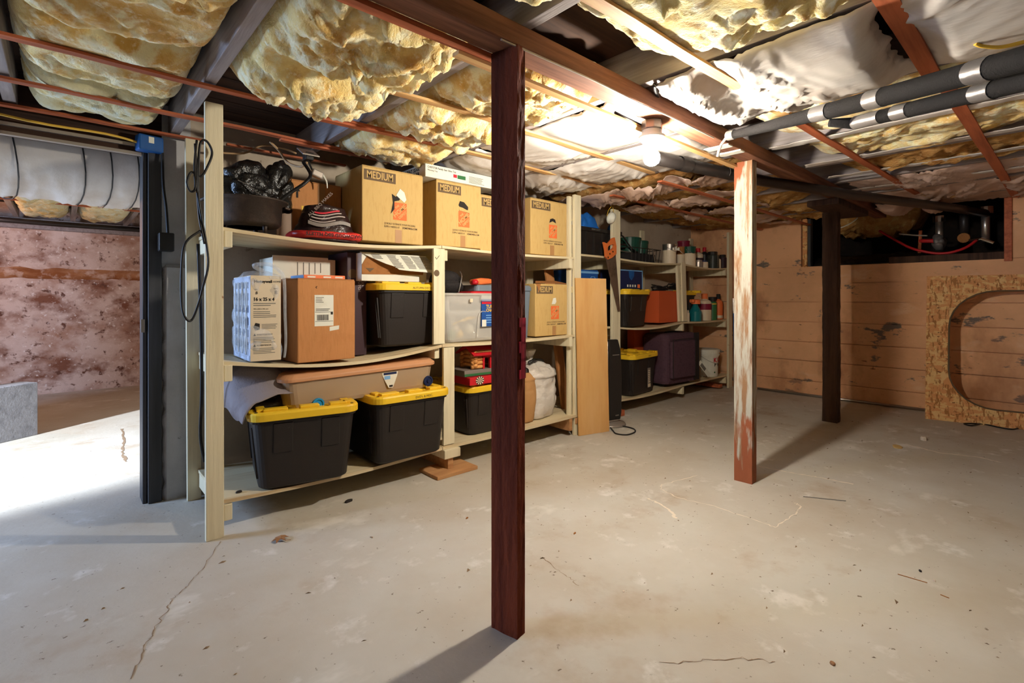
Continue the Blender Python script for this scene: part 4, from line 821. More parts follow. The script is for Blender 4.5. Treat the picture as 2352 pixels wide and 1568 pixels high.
P(sack(.12, .06, .055, 31, .012, lambda v: (1 - (2 * v - 1) ** 4) ** .5 + .02, 24, 14), 'toy_body', 'orangebright', t, smooth=True); P(MB().lathe([(.001, 0), (.025, .004), (.028, .02), (.018, .036), (.001, .04)], (-.12, -.03, .0), 16), 'toy_head', 'redplastic', t, smooth=True); P(MB().lathe([(.012, 0), (.012, .002)], (-.11, -.055, .01), 12), 'toy_patch', 'greenlabel', t)
t = T('lidded_bin', 'grey-blue lidded bin showing between middle post and bulging box', 'bin', (2.73, 3.06, rest(zat, 2.73, .1)), 0)
P(MB().loft([rrect(.16, .34, .04, 0, 5), rrect(.19, .38, .04, .38, 5)]), 'shell', 'greyplastic', t, .003); P(MB().loft([rrect(.205, .40, .05, .381, 5), rrect(.205, .40, .05, .41, 5), rrect(.18, .37, .05, .425, 5)]), 'lid', 'greyplastic', t, .003)
# ---- bottom board
t = T('wheeled_storage_box', 'long flat translucent storage box on blue wheels, lying across the totes', 'storage box', (1.375, 2.82, .632), 0)
bpy.data.objects['wheeled_storage_box'].rotation_euler = (0, math.radians(-1.2), 0)
P(MB().loft([rrect(.90, .36, .06, -.055, 5, 0, .2), rrect(.93, .38, .06, -.03, 5, 0, .2), rrect(.96, .41, .06, .095, 5, 0, .2)]), 'shell', 'cleartint', t, .004)
P(MB().loft([rrect(1.0, .44, .07, .096, 6, 0, .2), rrect(1.0, .44, .07, .115, 6, 0, .2), rrect(.95, .40, .06, .135, 6, 0, .2), rrect(.90, .35, .06, .138, 6, 0, .2)]), 'lid', 'clearlid', t, .004)
for i, (x, mt) in enumerate(((-.30, 'bluewheel'), (.43, 'navycard'))):
    o = P(MB().lathe([(.034, 0), (.034, .018), (.026, .019), (.024, .014), (.012, .014), (.010, .022), (.001, .022)], seg=24), 'wheel', mt, t, smooth=False); o.rotation_euler = FRONT; o.location = (x, .015, -.045 if i == 0 else -.01)
P(MB().prism([(-.055, .045), (.055, .045), (.05, .02), (.018, -.055), (-.012, -.055), (-.05, .02)], .0015, Matrix.Translation((.15, -.002, .04)) @ Matrix.Rotation(PI / 2, 4, 'X')), 'hang_tag', 'whitecard', t)
P(B(-.0 + .105, -.0042, .068, .195, -.0034, .082), 'tag_print', 'navycard', t); P(B(.11, -.0042, .04, .15, -.0034, .062), 'tag_print', 'bluepale', t); P(B(.142, -.0042, -.01, .166, -.0034, .002), 'tag_print', 'ink', t)
t = T('cloth_bundle', 'grey cloth draped over the tote corner under the rack end', 'cloth', (.86, 3.04, .585), .1)
def drape(u, v):
    x = -.20 + .40 * u; y = -.22 + .38 * v; f = (1 - (2 * u - 1) ** 4) ** .5; n = noise.noise(Vector((x * 7, y * 5, 2))); g = (1 - abs(noise.noise(Vector((x * 5 + y * 3, y * 3, 7))))) ** 4
    z = .22 * f * min(1, .35 + v * 1.1) - .14 * max(0, .45 - u) * (1 - v) + .03 * n + .022 * g
    return (x, y, max(z, -.10 + .2 * u))
P(MB().grid(36, 36, drape), 'cloth', 'cloth', t, smooth=True, solid=.004)
P(sack(.19, .15, .12, 40, .03, lambda v: (1 - v ** 2) ** .5 * .95 + .03), 'lining', 'blackbag', t, smooth=True)
t = T('red_ring', 'red rubber ring lying on the second yellow lid', 'ring', (1.70, 2.98, .578), 0)
P(MB().tube([(.055 * math.cos(a), .055 * math.sin(a), .012) for a in [2 * PI * k / 24 for k in range(25)]], .012, 10), 'ring_body', 'redplastic', t, smooth=True)
# toy log house
zc = .178 + .362
t = T('game_box', 'flat grey-green game box lying under the toy log house', 'box', (2.37, 2.99, zc + .072), -.05)
P(B(-.22, -.13, 0, .20, .14, .045), 'carton', 'greylabel', t, .003); P(B(-.22, -.132, .004, .20, -.1302, .02), 'edge_band', 'greenlabel', t)
t = T('dart_game', 'red box printed with two dartboards on the yellow lid', 'box', (2.37, 2.96, zc + .014), 0)
P(B(-.21, -.13, 0, .22, .14, .055), 'carton', 'redplastic', t, .003)
for x in (-.12, .03):
    mb = MB(); mk = MB()
    for k in range(20):
        a0, a1 = 2 * PI * k / 20, 2 * PI * (k + 1) / 20
        (mb if k % 2 else mk).add([(x, -.1325, .03), (x + .038 * math.cos(a0), -.1325, .03 + .030 * math.sin(a0)), (x + .038 * math.cos(a1), -.1325, .03 + .030 * math.sin(a1))], [(0, 1, 2)])
    P(mb, 'dartboard_print', 'creamlabel', t); P(mk, 'dartboard_print', 'ink', t)
t = T('toy_log_house', 'small toy house of pale logs with red doorway and roof', 'toy', (2.36, 2.96, zc + .118), -.08)
for k in range(4):
    z = .016 + .030 * k
    for y in (-.075, .075):
        if k < 3 and y < 0:
            P(MB().tube([(-.13, y, z), (-.035, y, z)], .015, 8), 'log', 'toywood', t, smooth=True); P(MB().tube([(.035, y, z), (.13, y, z)], .015, 8), 'log', 'toywood', t, smooth=True)
        else: P(MB().tube([(-.13, y, z), (.13, y, z)], .015, 8), 'log', 'toywood', t, smooth=True)
    for x in (-.105, .105): P(MB().tube([(x, -.10, z + .012), (x, .10, z + .012)], .015, 8), 'log', 'toywood', t, smooth=True)
P(B(-.04, -.094, 0, -.024, -.07, .095), 'door_frame', 'redplastic', t, .002); P(B(.024, -.094, 0, .04, -.07, .095), 'door_frame', 'redplastic', t, .002); P(B(-.04, -.094, .082, .04, -.07, .098), 'door_frame', 'redplastic', t, .002)
P(MB().prism([(-.11, .125), (.11, .125), (0, .165)], .22, Matrix.Translation((-.11, 0, 0)) @ Matrix.Rotation(PI / 2, 4, 'Z') @ Matrix.Rotation(PI / 2, 4, 'X')), 'gable', 'kraftin', t)
for s in (-1, 1): P(MB().bar((0, s * .125, .105), (0, 0, .172), .29, .010, (0, s * .1, .1)), 'roof', 'redplastic', t)
t = T('rubbish_bag', 'full white drawstring bag standing at the end of the bottom board', 'bag', (3.00, 3.06, .181), .2)
P(sack(.215, .20, .47, 51, .018, lambda v: .80 + .20 * math.sin(PI * min(1, v * 1.1)) if v < .72 else max(.1, 1 - ((v - .72) / .28) ** 2.2 * .9), 56, 48, 2.6, 1.2), 'bag_body', 'whitebag', t, smooth=True)
P(sack(.05, .05, .11, 53, .02, lambda v: .5 + .8 * abs(v - .3), 20, 10), 'tied_neck', 'whitebag', t, smooth=True); [o for o in t.children if o.name.startswith('tied')][0].location = (-.02, .0, .45)
P(MB().tube([(.02, -.03, .47), (.07, -.06, .465), (.12, -.05, .43), (.13, -.03, .39)], .011, 6, 4), 'drawstring', 'blackbag', t, smooth=True); P(MB().tube([(-.1, -.04, .455), (-.05, -.06, .475), (.0, -.05, .47)], .016, 6, 4), 'drawstring', 'blackbag', t, smooth=True)
t = T('paper_sack', 'tan paper sack with a rolled foot between tote and white bag', 'sack', (2.81, 2.93, .178), 0)
P(sack(.085, .075, .40, 61, .010, lambda v: .75 + .25 * math.sin(PI * min(1, v * 1.05)) if v < .85 else max(.2, 1 - (v - .85) * 5)), 'sack_body', 'brownglass', t, smooth=True); P(sack(.03, .03, .07, 63, .01, None, 14, 8), 'dark_neck', 'blackbag', t, smooth=True); [o for o in t.children if o.name.startswith('dark')][0].location = (0, 0, .37)
# black cable looped over the front upright
hc = T('hanging_cable', 'long black cable looped over the rack end upright down to the floor', 'cable', (0, 0, 0))
yy = 2.755
def cp(*a): return [aY(x, y, yy - .004 * (i % 3)) for i, (x, y) in enumerate(a)]
P(MB().tube(cp((452, 322), (447, 380), (449, 430), (440, 440), (432, 430), (430, 415), (440, 395), (462, 405), (480, 375), (487, 350), (478, 328), (466, 322), (458, 340), (455, 420), (458, 470), (474, 560), (478, 610), (466, 660), (455, 700), (440, 735), (425, 728), (417, 690), (418, 600), (428, 555), (460, 530)), .0055, 8, 5), 'loop', 'cable', hc, smooth=True)
P(MB().tube(cp((448, 330), (451, 380), (452, 420), (458, 500), (470, 560)), .0055, 8, 5), 'loop', 'cable', hc, smooth=True)
P(MB().tube([aY(455, 560, 3.0), aY(462, 760, 3.1), aY(463, 900, 3.1), aY(460, 1000, 3.1), aY(470, 1060, 3.1)], .008, 8, 5), 'drop', 'cable', hc, smooth=True)
# small wiring above the pot
t = T('outlet_box', 'grey outlet cover with tan cable and adapter hanging over the pot', 'outlet', (0, 0, 0))
c = aY(708, 350, 3.05); P(MB().box(-.05, -.06, -.004, .05, .06, .004, Matrix.Translation(c) @ Matrix.Rotation(.5, 4, 'X')), 'cover', 'silver', t, .002)
P(MB().box(-.025, -.03, -.05, .025, .03, -.004, Matrix.Translation(c)), 'plug', 'black', t, .006)
P(MB().tube([aY(620, 325, 3.2), aY(640, 345, 3.2), aY(660, 372, 3.2), aY(690, 383, 3.1), aY(706, 372, 3.05)], .007, 6, 5), 'tan_lead', 'tancable', t, smooth=True)
P(MB().tube([c + Vector((0, 0, -.05)), aY(716, 388, 3.05), aY(722, 395, 3.05)], .006, 6, 3), 'short_lead', 'cable', t)
c2 = aY(728, 400, 3.03); P(MB().box(-.035, -.02, -.022, .035, .02, .022, Matrix.Translation(c2) @ Matrix.Rotation(.3, 4, 'Y')), 'adapter', 'silver', t, .008); P(MB().tube([c2 + Vector((.03, -.01, 0)), c2 + Vector((.05, -.02, -.04)), c2 + Vector((.055, -.02, -.08))], [.008, .003], 6, 3), 'ribbon_end', 'whitecard', t)
tag(P(MB().tube([aY(500, 350, 3.4), aY(560, 352, 3.4), aY(600, 335, 3.4), aY(640, 338, 3.35), aY(680, 352, 3.25)], .006, 6, 5), 'tan_cable', 'tancable', smooth=True), 'tan cable strung along the back wall above the black sack', 'cable')
# ------------------------------------------------------------------ second storage rack
G = 2.95
E2 = (4.0, 5.34, 6.6)
stop = lambda x: sagline(x, E2, 1.588, (.022, .028)); smid = lambda x: sagline(x, E2, .905, (.04, .010)); slow = lambda x: sagline(x, E2, .172, (.02, .0))
r2 = T('storage_rack', 'cream-painted plank rack with paint cans on it in the room corner', 'storage rack', (0, 0, 0))
P(lean(3.962, 4.062, G - .035, G - .005, 0, 2.05), 'upright', 'rack', r2, .003); P(lean(4.066, 4.098, G - .03, G + .01, 0, 2.04), 'upright', 'rack', r2, .003)
P(lean(5.262, 5.315, G + .01, G + .04, .91, 1.565, .05), 'upright', 'rack', r2, .003); P(lean(5.318, 5.41, G - .01, G + .01, .91, 1.60, .04), 'upright', 'rack', r2, .003); P(lean(5.30, 5.38, 3.40, 3.43, .175, .86), 'upright', 'rack', r2, .003)
P(lean(6.50, 6.60, G - .03, G, 0, 2.05), 'upright', 'rack', r2, .003)
for x in (3.98, 5.30, 6.52): P(lean(x, x + .08, 3.47, 3.50, 0, 2.02), 'upright', 'rack', r2, .003)
for f_ in (stop, smid, slow):
    P(board(MB(), 3.46, 5.338, G - .002, 3.47, f_), 'shelf_board', 'rackboard', r2); P(board(MB(), 5.342, 6.60, G - .002, 3.47, f_), 'shelf_board', 'rackboard', r2)
for x in (4.10, 5.36, 6.46):
    for z in (1.48, .80, .06): P(B(x, G + .004, z, x + .04, 3.47, z + .086), 'cleat', 'rack', r2, .004)
P(B(4.13, G - .01, .0, 4.20, 3.4, .06), 'block', 'lathred', r2, .004)
P(B(6.3, G - .0, .02, 6.38, 3.4, .06), 'block', 'lathred', r2, .004)
# plywood sheets, strip, heater
t = tag(P(lean(-.165, .165, -.006, .006, 0, 1.352, .03), 'plywood_sheet', 'plywood'), 'tall thin plywood sheet leaning at the end of the first rack', 'plywood sheet'); t.location = (3.41, 2.735, .002); t.rotation_euler = (math.radians(-.3), 0, math.radians(-14))
t = tag(P(B(-.05, -.01, 0, .05, .01, 1.5), 'board_strip', 'kraftdark'), 'brown board leaning behind the plywood sheet', 'board'); t.location = (3.46, 3.05, 0.012); t.rotation_euler = (math.radians(-3), math.radians(-7), 0)
t = T('tower_heater', 'black and silver tower heater standing between plywood and second rack', 'heater', (3.80, 2.84, 0), math.radians(-12))
P(MB().lathe([(.150, 0), (.158, .006), (.150, .022), (.09, .034), (.05, .05)], seg=36), 'base', 'silver', t, smooth=True)
def hp(w, dd, z, oy=0): return rrect(w, dd, min(w, dd) * .42, z, 6, 0, oy)
P(MB().loft([hp(.19, .15, .045), hp(.20, .16, .10), hp(.205, .165, .4), hp(.19, .15, .68), hp(.155, .12, .775), hp(.13, .10, .79)]), 'housing', 'silver', t, smooth=False)
P(MB().loft([[(-.065, -.078, .055), (.075, -.078, .055), (.08, -.05, .055), (-.07, -.05, .055)], [(-.068, -.088, .12), (.08, -.088, .12), (.085, -.05, .12), (-.072, -.05, .12)], [(-.068, -.092, .42), (.08, -.092, .42), (.085, -.05, .42), (-.072, -.05, .42)], [(-.062, -.084, .70), (.074, -.084, .70), (.08, -.04, .70), (-.066, -.04, .70)], [(-.05, -.062, .795), (.06, -.062, .795), (.064, -.03, .798), (-.054, -.03, .798)]]), 'grille', 'black', t, .006)
P(B(-.03, -.0895, .655, .05, -.0875, .660), 'trim_line', 'silver', t); text('LASKO', .014, (.0, -.0925, .10), 'silver', t, bold=.0004)
tag(P(MB().tube([(3.70, 2.75, .008), (3.62, 2.66, .008), (3.56, 2.58, .008), (3.60, 2.50, .008), (3.72, 2.50, .008), (3.80, 2.56, .008), (3.82, 2.64, .008), (3.80, 2.70, .010)], .006, 6, 5), 'power_cord', 'cable', smooth=True), 'black heater cord looped on the floor beside the plywood', 'cord')
# hand saw hanging on the upright
t = T('hand_saw', 'hand saw with orange handle hanging on the second rack upright', 'saw', (0, 0, 0))
ys = G - .045
def sv(px, py): q = aY(px, py, ys); return (q.x, q.z)
pl = [sv(*q) for q in ((1398, 590), (1414, 585), (1425, 712), (1419, 716))]
RX = Matrix.Translation((0, ys + .0015, 0)) @ Matrix.Rotation(PI / 2, 4, 'X')
P(MB().prism([sv(*q) for q in ((1391, 594), (1414, 582), (1424.5, 714), (1419, 715))], .002, RX), 'blade', 'sawblade', t)
outer = [sv(*q) for q in ((1385, 556), (1394, 560), (1405, 547), (1410, 545), (1414, 565), (1414, 583), (1404, 592), (1395, 596), (1390, 590), (1389, 575))]
inner = [sv(*q) for q in ((1395, 566), (1399, 563), (1405, 561), (1408.5, 563), (1408, 568), (1404, 572), (1399, 575), (1395, 576), (1394, 573), (1394, 570))]
n = 10; y0, y1 = ys - .012, ys + .010
vs = [(x, y0, z) for x, z in outer] + [(x, y0, z) for x, z in inner] + [(x, y1, z) for x, z in outer] + [(x, y1, z) for x, z in inner]
fs = []
for i in range(n):
    j = (i + 1) % n; fs += [(i, j, n + j, n + i), (2 * n + j, 2 * n + i, 3 * n + i, 3 * n + j), (i, 2 * n + i, 2 * n + j, j), (n + i, n + j, 3 * n + j, 3 * n + i)]
P(MB().add(vs, fs), 'handle', 'sawhandle', t, .002)
for q in ((1398, 583), (1405, 578), (1394, 591)):
    c = aY(*q, ys); o = P(MB().lathe([(.009, 0), (.009, .003)], seg=12), 'rivet', 'chrome', t); o.rotation_euler = FRONT; o.location = (c.x, y0, c.z)
# dust mask hanging
t = T('dust_mask', 'white dust mask hanging by its straps on the second rack upright', 'mask', (0, 0, 0))
c = aY(1403, 500, G - .06); P(MB().lathe([(.058, -.004), (.060, 0), (.050, .025), (.028, .042), (.001, .048)], seg=22, sx=.85, cap=False), 'cup', 'whitecard', t, smooth=True)
cup = t.children[0]; cup.rotation_euler = (PI / 2 + .3, .4, 0); cup.location = c
for k in (-1, 1): P(MB().tube([c + Vector((.05 * k - .01, .0, .01)), aY(1403 + 6 * k, 484, G - .045), aY(1405 + 2 * k, 475, G - .04)], .003, 5, 5), 'strap', 'yellowlabel', t)
# upper board of the second rack
t = T('storage_bin', 'ribbed black storage crate on the top board, blue cloth on it', 'bin', (3.82, 3.215, 1.590), 0)
P(MB().loft([rrect(.70, .42, .03, 0, 3), rrect(.74, .46, .03, .22, 3), rrect(.78, .50, .03, .225, 3), rrect(.78, .50, .03, .26, 3)]), 'shell', 'black', t, .003)
for k in range(6): P(B(-.30 + .12 * k, -.236, .01, -.28 + .12 * k, -.205, .225), 'rib', 'black', t, .003)
P(B(-.33, -.228, .115, .33, -.205, .127), 'rib', 'black', t); text('HEAVY DUTY', .022, (-.12, -.2512, .243), 'inkgrey', t)
P(B(.36, -.15, .0, .374, .15, .22), 'rib', 'black', t)
t2 = tag(P(MB().grid(22, 18, lambda u, v: (-.13 + .26 * u + .03 * noise.noise(Vector((v * 4, u, 2))), -.10 + .2 * v, .19 * (1 - (2 * u - 1) ** 4) * (1 - (2 * v - 1) ** 4) * (.75 + .6 * noise.noise(Vector((u * 3, v * 3, 5)))))), 'blue_cloth', 'bluecloth', smooth=True, solid=.003), 'bright blue tarpaulin bundle heaped on the black crate', 'tarpaulin'); t2.location = (3.78, 3.12, 1.852)
t2 = tag(P(sack(.08, .07, .38, 71, .03, None, 24, 18), 'blue_bundle', 'bluecloth', smooth=True), 'blue cloth bundle showing just past the second rack upright', 'cloth'); t2.location = (4.30, 3.17, 1.592)
# wire cooler rack / hacksaw frame
t = T('hacksaw', 'rounded tubular saw frame standing against the crate on the top board', 'saw', (4.55, 3.16, stop(4.5) + .02), 0)
P(MB().tube([(-.16, 0, .10), (-.17, 0, .16), (-.13, 0, .25), (-.07, 0, .26), (.02, 0, .19), (.12, 0, .13), (.24, 0, .09)], .009, 8, 4), 'frame', 'abs', t, smooth=True); P(MB().bar((-.17, 0, .105), (.24, 0, .085), .004, .014), 'blade', 'steel', t); P(MB().tube([(-.16, 0, .11), (-.11, 0, .17), (-.02, 0, .17)], .012, 8, 4), 'grip', 'black', t)
t = T('wire_basket', 'dark wire basket of tools behind the tubular saw frame', 'basket', (4.75, 3.22, rest(stop, 4.75, .28)), 0)
P(B(-.24, -.14, .0, .24, .16, .10), 'tray', 'blackfabric', t, .01)
for k in range(9): P(MB().tube([(-.26 + .065 * k, -.165, .0), (-.28 + .07 * k, -.175, .15)], .004, 5), 'wire', 'abs', t)
P(MB().tube([(-.29, -.177, .15), (.29, -.177, .15), (.29, .17, .15), (-.29, .17, .15), (-.29, -.177, .15)], .005, 6), 'rim_wire', 'abs', t)
P(MB().tube([(.16, -.185, .0), (.10, -.19, .16)], .006, 6), 'steel_rod', 'steel', t)
for i, (x, y, r, h, lb) in enumerate(((4.86, 3.34, .13, .30, 'green lidded tub at the back behind the wire basket'), (5.06, 3.33, .095, .27, 'smaller green tub between the basket and the paint cans'))):
    o = T('green_tub', lb, 'tub', (x, y, rest(stop, x, r)), 0); P(MB().lathe([(r * .86, 0), (r, h - .03), (r, h - .03)], seg=24), 'shell', 'greenplastic', o, smooth=False); P(MB().lathe([(r * 1.05, h - .03), (r * 1.05, h), (r * .9, h + .006)], seg=24), 'lid', 'greenplastic', o, smooth=False)
def can(label, px0, px1, pyt, Y, body, top, fr=.6, z=None, base='steel', cat='paint can', name='paint_can', lid=True):
    zz = (z or stop)(aY((px0 + px1) / 2, 590, Y).x); a, b = aY(px0, 590, Y), aY(px1, 590, Y); dep = b.x * math.cos(YAW) + Y * math.sin(YAW)
    r = (px1 - px0) / F * dep / 2; x = (a.x + b.x) / 2; h = aY((px0 + px1) / 2, pyt, Y).z - zz
    o = T(name, label, cat, (x, Y, zz), 0)
    P(MB().lathe([(r, .0), (r, h * fr)], seg=26), 'label_band', body, o, smooth=False); P(MB().lathe([(r * .985, h * fr), (r * .985, h * .97), (r * 1.02, h * .975), (r * 1.02, h), (r * .9, h), (r * .88, h * .985)], seg=26), 'rim', top, o, smooth=False)
    for k in (1,): P(MB().tube([(r * 1.0 * math.cos(a_), r * 1.0 * math.sin(a_) - .004, h * .86 - abs(math.sin(a_)) * h * .25) for a_ in [PI + PI * q / 10 for q in range(11)]], .003, 5), 'bail', 'steel', o)
    return o, r, h
o, r, h = can('tall paint can with cream drips down its grey rim', 1522, 1552, 561, 3.04, 'creamlabel', 'steel', .68)
for k in range(5): P(B(-r * .5 + .03 * k, -r * 1.02, h * (.68 - .0), -r * .5 + .03 * k + .012, -r * .80, h * (.80 + .04 * (k % 3))), 'paint_drip', 'whitecard', o, .003)
can('cream-labelled paint can with brown top behind the rack divider', 1553, 1572, 567, 3.10, 'creamlabel', 'kraftin', .6)
can('glossy cream paint can with dark green rim beside the divider', 1568, 1597, 567, 3.04, 'creamlabel', 'greenplastic', .66)
can('paint can at the back on the top board, maroon tin stacked on it', 1560, 1580, 556, 3.30, 'creamlabel', 'steel', .8)
o = T('round_tin', 'maroon round tin stacked on the rear paint can', 'tin', (bpy.data.objects['paint_can.003'].location.x, 3.30, stop(5.7) + .285)); P(MB().lathe([(.075, 0), (.075, .055)], seg=22), 'tin_body', 'maroon', o); P(MB().lathe([(.079, .056), (.079, .075)], seg=22), 'lid', 'maroon', o)
def bottle(label, px, py_t, Y, w, body, cap, zf, prof=None, name='bottle', cat='bottle', band=None, capr=.45):
    q = aY(px, 700, Y); z = zf(q.x); h = aY(px, py_t, Y).z - z; o = T(name, label, cat, (q.x, Y, z), 0); r = w / 2
    P(MB().lathe([(r * .95, 0), (r, .006), (r, h * .66), (r * .85, h * .73), (r * capr * .9, h * .78), (r * capr * .9, h * .82)] if prof is None else prof(r, h), seg=20), 'bottle_body', body, o, smooth=False)
    P(MB().lathe([(r * capr, h * .80), (r * capr * 1.05, h * .985), (r * capr * .9, h)] if prof is None else [(r * .80, h * .80), (r * .80, h * .985), (r * .7, h)], seg=16), 'cap', cap, o)
    if band: P(MB().lathe([(r * 1.015, h * band[0]), (r * 1.015, h * band[1])], seg=20), 'label_band', band[2], o)
    return o, r, h
strt = lambda r, h: [(r * .96, 0), (r, .004), (r, h * .76), (r * .8, h * .80)]
bottle('white bottle with a dark purple label on the top board', 1603, 570, 3.16, .13, 'creamlabel', 'redplastic', stop, None, band=(.3, .52, 'purplecard'))
bottle('black spray bottle between white bottle and dark jar', 1618, 568, 3.18, .10, 'black', 'redplastic', stop)
bottle('short pale metal cup before the white bottle', 1604, 597, 3.02, .11, 'silver', 'silver', stop, strt, 'small_can', 'can')
bottle('short blue-lidded cup before the black spray bottle', 1617, 598, 3.02, .10, 'creamlabel', 'navycard', stop, strt, 'small_can', 'can')
bottle('dark glass jar with black lid on the top board', 1637, 578, 3.05, .15, 'glassdark', 'black', stop, strt, 'glass_jar', 'jar')
bottle('slim cream tube beside the dark glass jar', 1651, 588, 3.03, .055, 'creamlabel', 'black', stop, None)
bottle('brown square-shouldered tin at the top board end', 1660, 585, 3.05, .10, 'purplecard', 'black', stop, strt, 'small_can', 'can')
# middle board
def bx_(label, x0, x1, y0, z0, h, dep, mat, name='product_box', cat='box'):
    o = T(name, label, cat, ((x0 + x1) / 2, y0, z0), 0); w = x1 - x0; P(B(-w / 2, 0, 0, w / 2, dep, h), 'carton', mat, o, .003); return o, w
tote('black tote with yellow lid on the middle board of the second rack', 4.52, 2.97, rest(smid, 4.5, .25), math.radians(8), note=None, h=.35, w0=.46, w1=.52, d0=.40, d1=.45)
tote('black tote behind the divider, cables heaped on its yellow lid', 5.70, 3.06, rest(smid, 5.70, .25), 0, h=.33, w0=.42, w1=.46, d0=.30, d1=.34)
tote('black tote with yellow lid behind the plywood sheet and saw', 3.70, 3.0, .906, 0, h=.34, w0=.34, w1=.38, d0=.38, d1=.40)
o, w = bx_('deep blue box with a round emblem behind the plywood sheet', 3.60, 3.92, 3.06, 1.291, .165, .3, 'bluecard'); P(B(-.17, -.001, .13, .17, -.0002, .15), 'stripe', 'bluepale', o); P(MB().tube([(.08 + .05 * math.cos(a), -.001, .06 + .045 * math.sin(a)) for a in [2 * PI * k / 6 for k in range(7)]], .003, 4), 'emblem', 'bluepale', o); text('VEVOR', .02, (.08, -.002, .06), 'bluepale', o, ax='CENTER')
o, w = bx_('navy box with bright blue edge standing on the yellow lid', 4.225, 4.64, 3.02, rest(smid, 4.5, .25) + .395, .20, .25, 'navycard'); P(B(-w / 2 - .001, 0, 0, -w / 2 + .012, -.001, .2), 'edge_stripe', 'bluebox', o); P(B(-w / 2, -.001, .188, w / 2, -.0002, .198), 'stripe', 'bluepale', o); P(B(w / 2 - .012, -.001, 0, w / 2, -.0002, .19), 'stripe', 'bluepale', o)
P(MB().prism([(-.05, .08), (.05, .08), (.045, .02), (.0, -.02), (-.04, .01)], .0008, Matrix.Translation((0, -.0003, .11)) @ Matrix.Rotation(PI / 2, 4, 'X')), 'picture', 'bluebox', o)
for k in range(4): P(B(-.08 + .045 * k, -.001, .02, -.055 + .045 * k, -.0002, .045), 'icon_print', 'whitecard', o)
P(B(.11, -.001, .012, .155, -.0002, .05), 'icon_print', 'orangebright', o)
bx_('orange-red plastic box between yellow-lidded tote and divider', 4.93, 5.33, 3.00, rest(smid, 5.13, .2), .36, .26, 'orangeplastic', 'plastic_box')
def coil(label, c, r, n, seed):
    rnd = random.Random(seed); pts = []
    for k in range(n * 8):
        a = 2 * PI * k / 8; pts.append(Vector(c) + Vector((r * math.cos(a) * rnd.uniform(.7, 1.15), r * .5 * math.sin(a) * rnd.uniform(.7, 1.1), .012 + .035 * k / (n * 8) * 2 * rnd.uniform(.6, 1.2))))
    tag(P(MB().tube(pts, .007, 6, 3), 'coiled_cable', 'cable', smooth=True), label, 'cable')
coil('black cable heaped on the orange-red box beside the divider', (5.13, 3.10, smid(5.1) + .37), .14, 4, 3); coil('black cable heaped on the tote behind the divider', (5.62, 3.2, smid(5.5) + .378), .12, 4, 5)
o, r, h = bottle('teal spray bottle with orange trigger head on the middle board', 1597, 688, 3.05, .15, 'teal', 'orangebright', smid, lambda r, h: [(r * .95, 0), (r, .006), (r, h * .45), (r * .45, h * .72), (r * .35, h * .82)], 'spray_bottle'); P(MB().box(-.10, -.03, h * .86, .05, .03, h * 1.02), 'spray_head', 'orangebright', o, .012)
bottle('white jug with maroon label and orange cap on the middle board', 1618, 674, 3.08, .17, 'creamlabel', 'orangebright', smid, None, 'jug', 'jug', (.40, .62, 'maroon'))
bottle('green printed aerosol can with black cap', 1636, 682, 3.05, .11, 'greenlabel', 'black', smid, strt, 'spray_can', 'can', (.68, .72, 'yellowlabel'))
bottle('orange labelled squeeze bottle with black nozzle', 1650, 675, 3.05, .11, 'orangebright', 'black', smid, None, 'glue_bottle', 'bottle', (.05, .16, 'creamlabel'))
bx_('small purple-brown carton at the end of the middle board', 6.42, 6.50, 3.06, smid(6.4), .30, .1, 'purplecard')
bottle('small grey cup at the foot of the divider', 1577, 712, 3.0, .07, 'creamlabel', 'creamlabel', smid, strt, 'small_can', 'can')
# bottom board
tote('black tote with yellow lid and product sticker on the lowest board of the second rack', 4.62, 2.95, rest(slow, 4.6, .28), math.radians(6), note='SHELF 1', h=.40, w0=.50, w1=.56, d0=.42, d1=.47, sticker=True)
t = T('suitcase', 'dark purple fabric suitcase standing on the lowest board', 'suitcase', (5.36, 3.05, slow(5.34) + .003), math.radians(-6))
P(MB().loft([rrect(.62, .34, .06, .03, 5, 0, .06), rrect(.64, .36, .07, .06, 5, 0, .06), rrect(.64, .36, .07, .55, 5, 0, .06), rrect(.60, .32, .06, .59, 5, 0, .06), rrect(.52, .26, .05, .602, 5, 0, .06)]), 'shell', 'suitcase', t, .006)
P(MB().loft([rrect(.46, .05, .02, .10, 3, -.04, -.14), rrect(.46, .05, .02, .52, 3, -.04, -.14)]), 'front_pocket', 'suitcase', t, .01)
P(B(.20, -.128, .04, .30, -.118, .60), 'zip_gusset', 'blackfabric', t, .004); P(MB().tube([(-.26, -.168, .10), (-.26, -.168, .50), (-.22, -.17, .535), (.10, -.17, .535), (.16, -.168, .50), (.16, -.168, .10)], .005, 6, 3), 'piping', 'blackfabric', t)
for z in (.40, .47): P(B(.175, -.14, z, .195, -.128, z + .035), 'zip_pull', 'chrome', t, .002)
P(MB().tube([(-.1, .06, .60), (-.08, .06, .608), (.08, .06, .608), (.1, .06, .60)], .010, 8, 4), 'handle', 'blackfabric', t)
for x in (-.24, .24): P(MB().lathe([(.028, 0), (.028, .03)], (x, .0, 0), 14), 'wheel', 'black', t)
P(MB().tube([(.31, -.09, .30), (.33, -.10, .24), (.33, -.10, .16)], .006, 6, 3), 'tag_loop', 'redplastic', t)
tg = T('luggage_tag', 'white paper airline tag hanging from the purple suitcase', 'tag', (5.71, 2.90, .36), 0)
P(MB().bar((-.05, 0, .06), (.14, -.03, -.12), .055, .003, (0, 1, .3)), 'tag_strip', 'whitecard', tg); P(MB().bar((-.02, -.006, .03), (.06, -.02, -.045), .04, .003, (0, 1, .3)), 'tag_print', 'inkgrey', tg)
q = aY(1636, 860, 3.08)
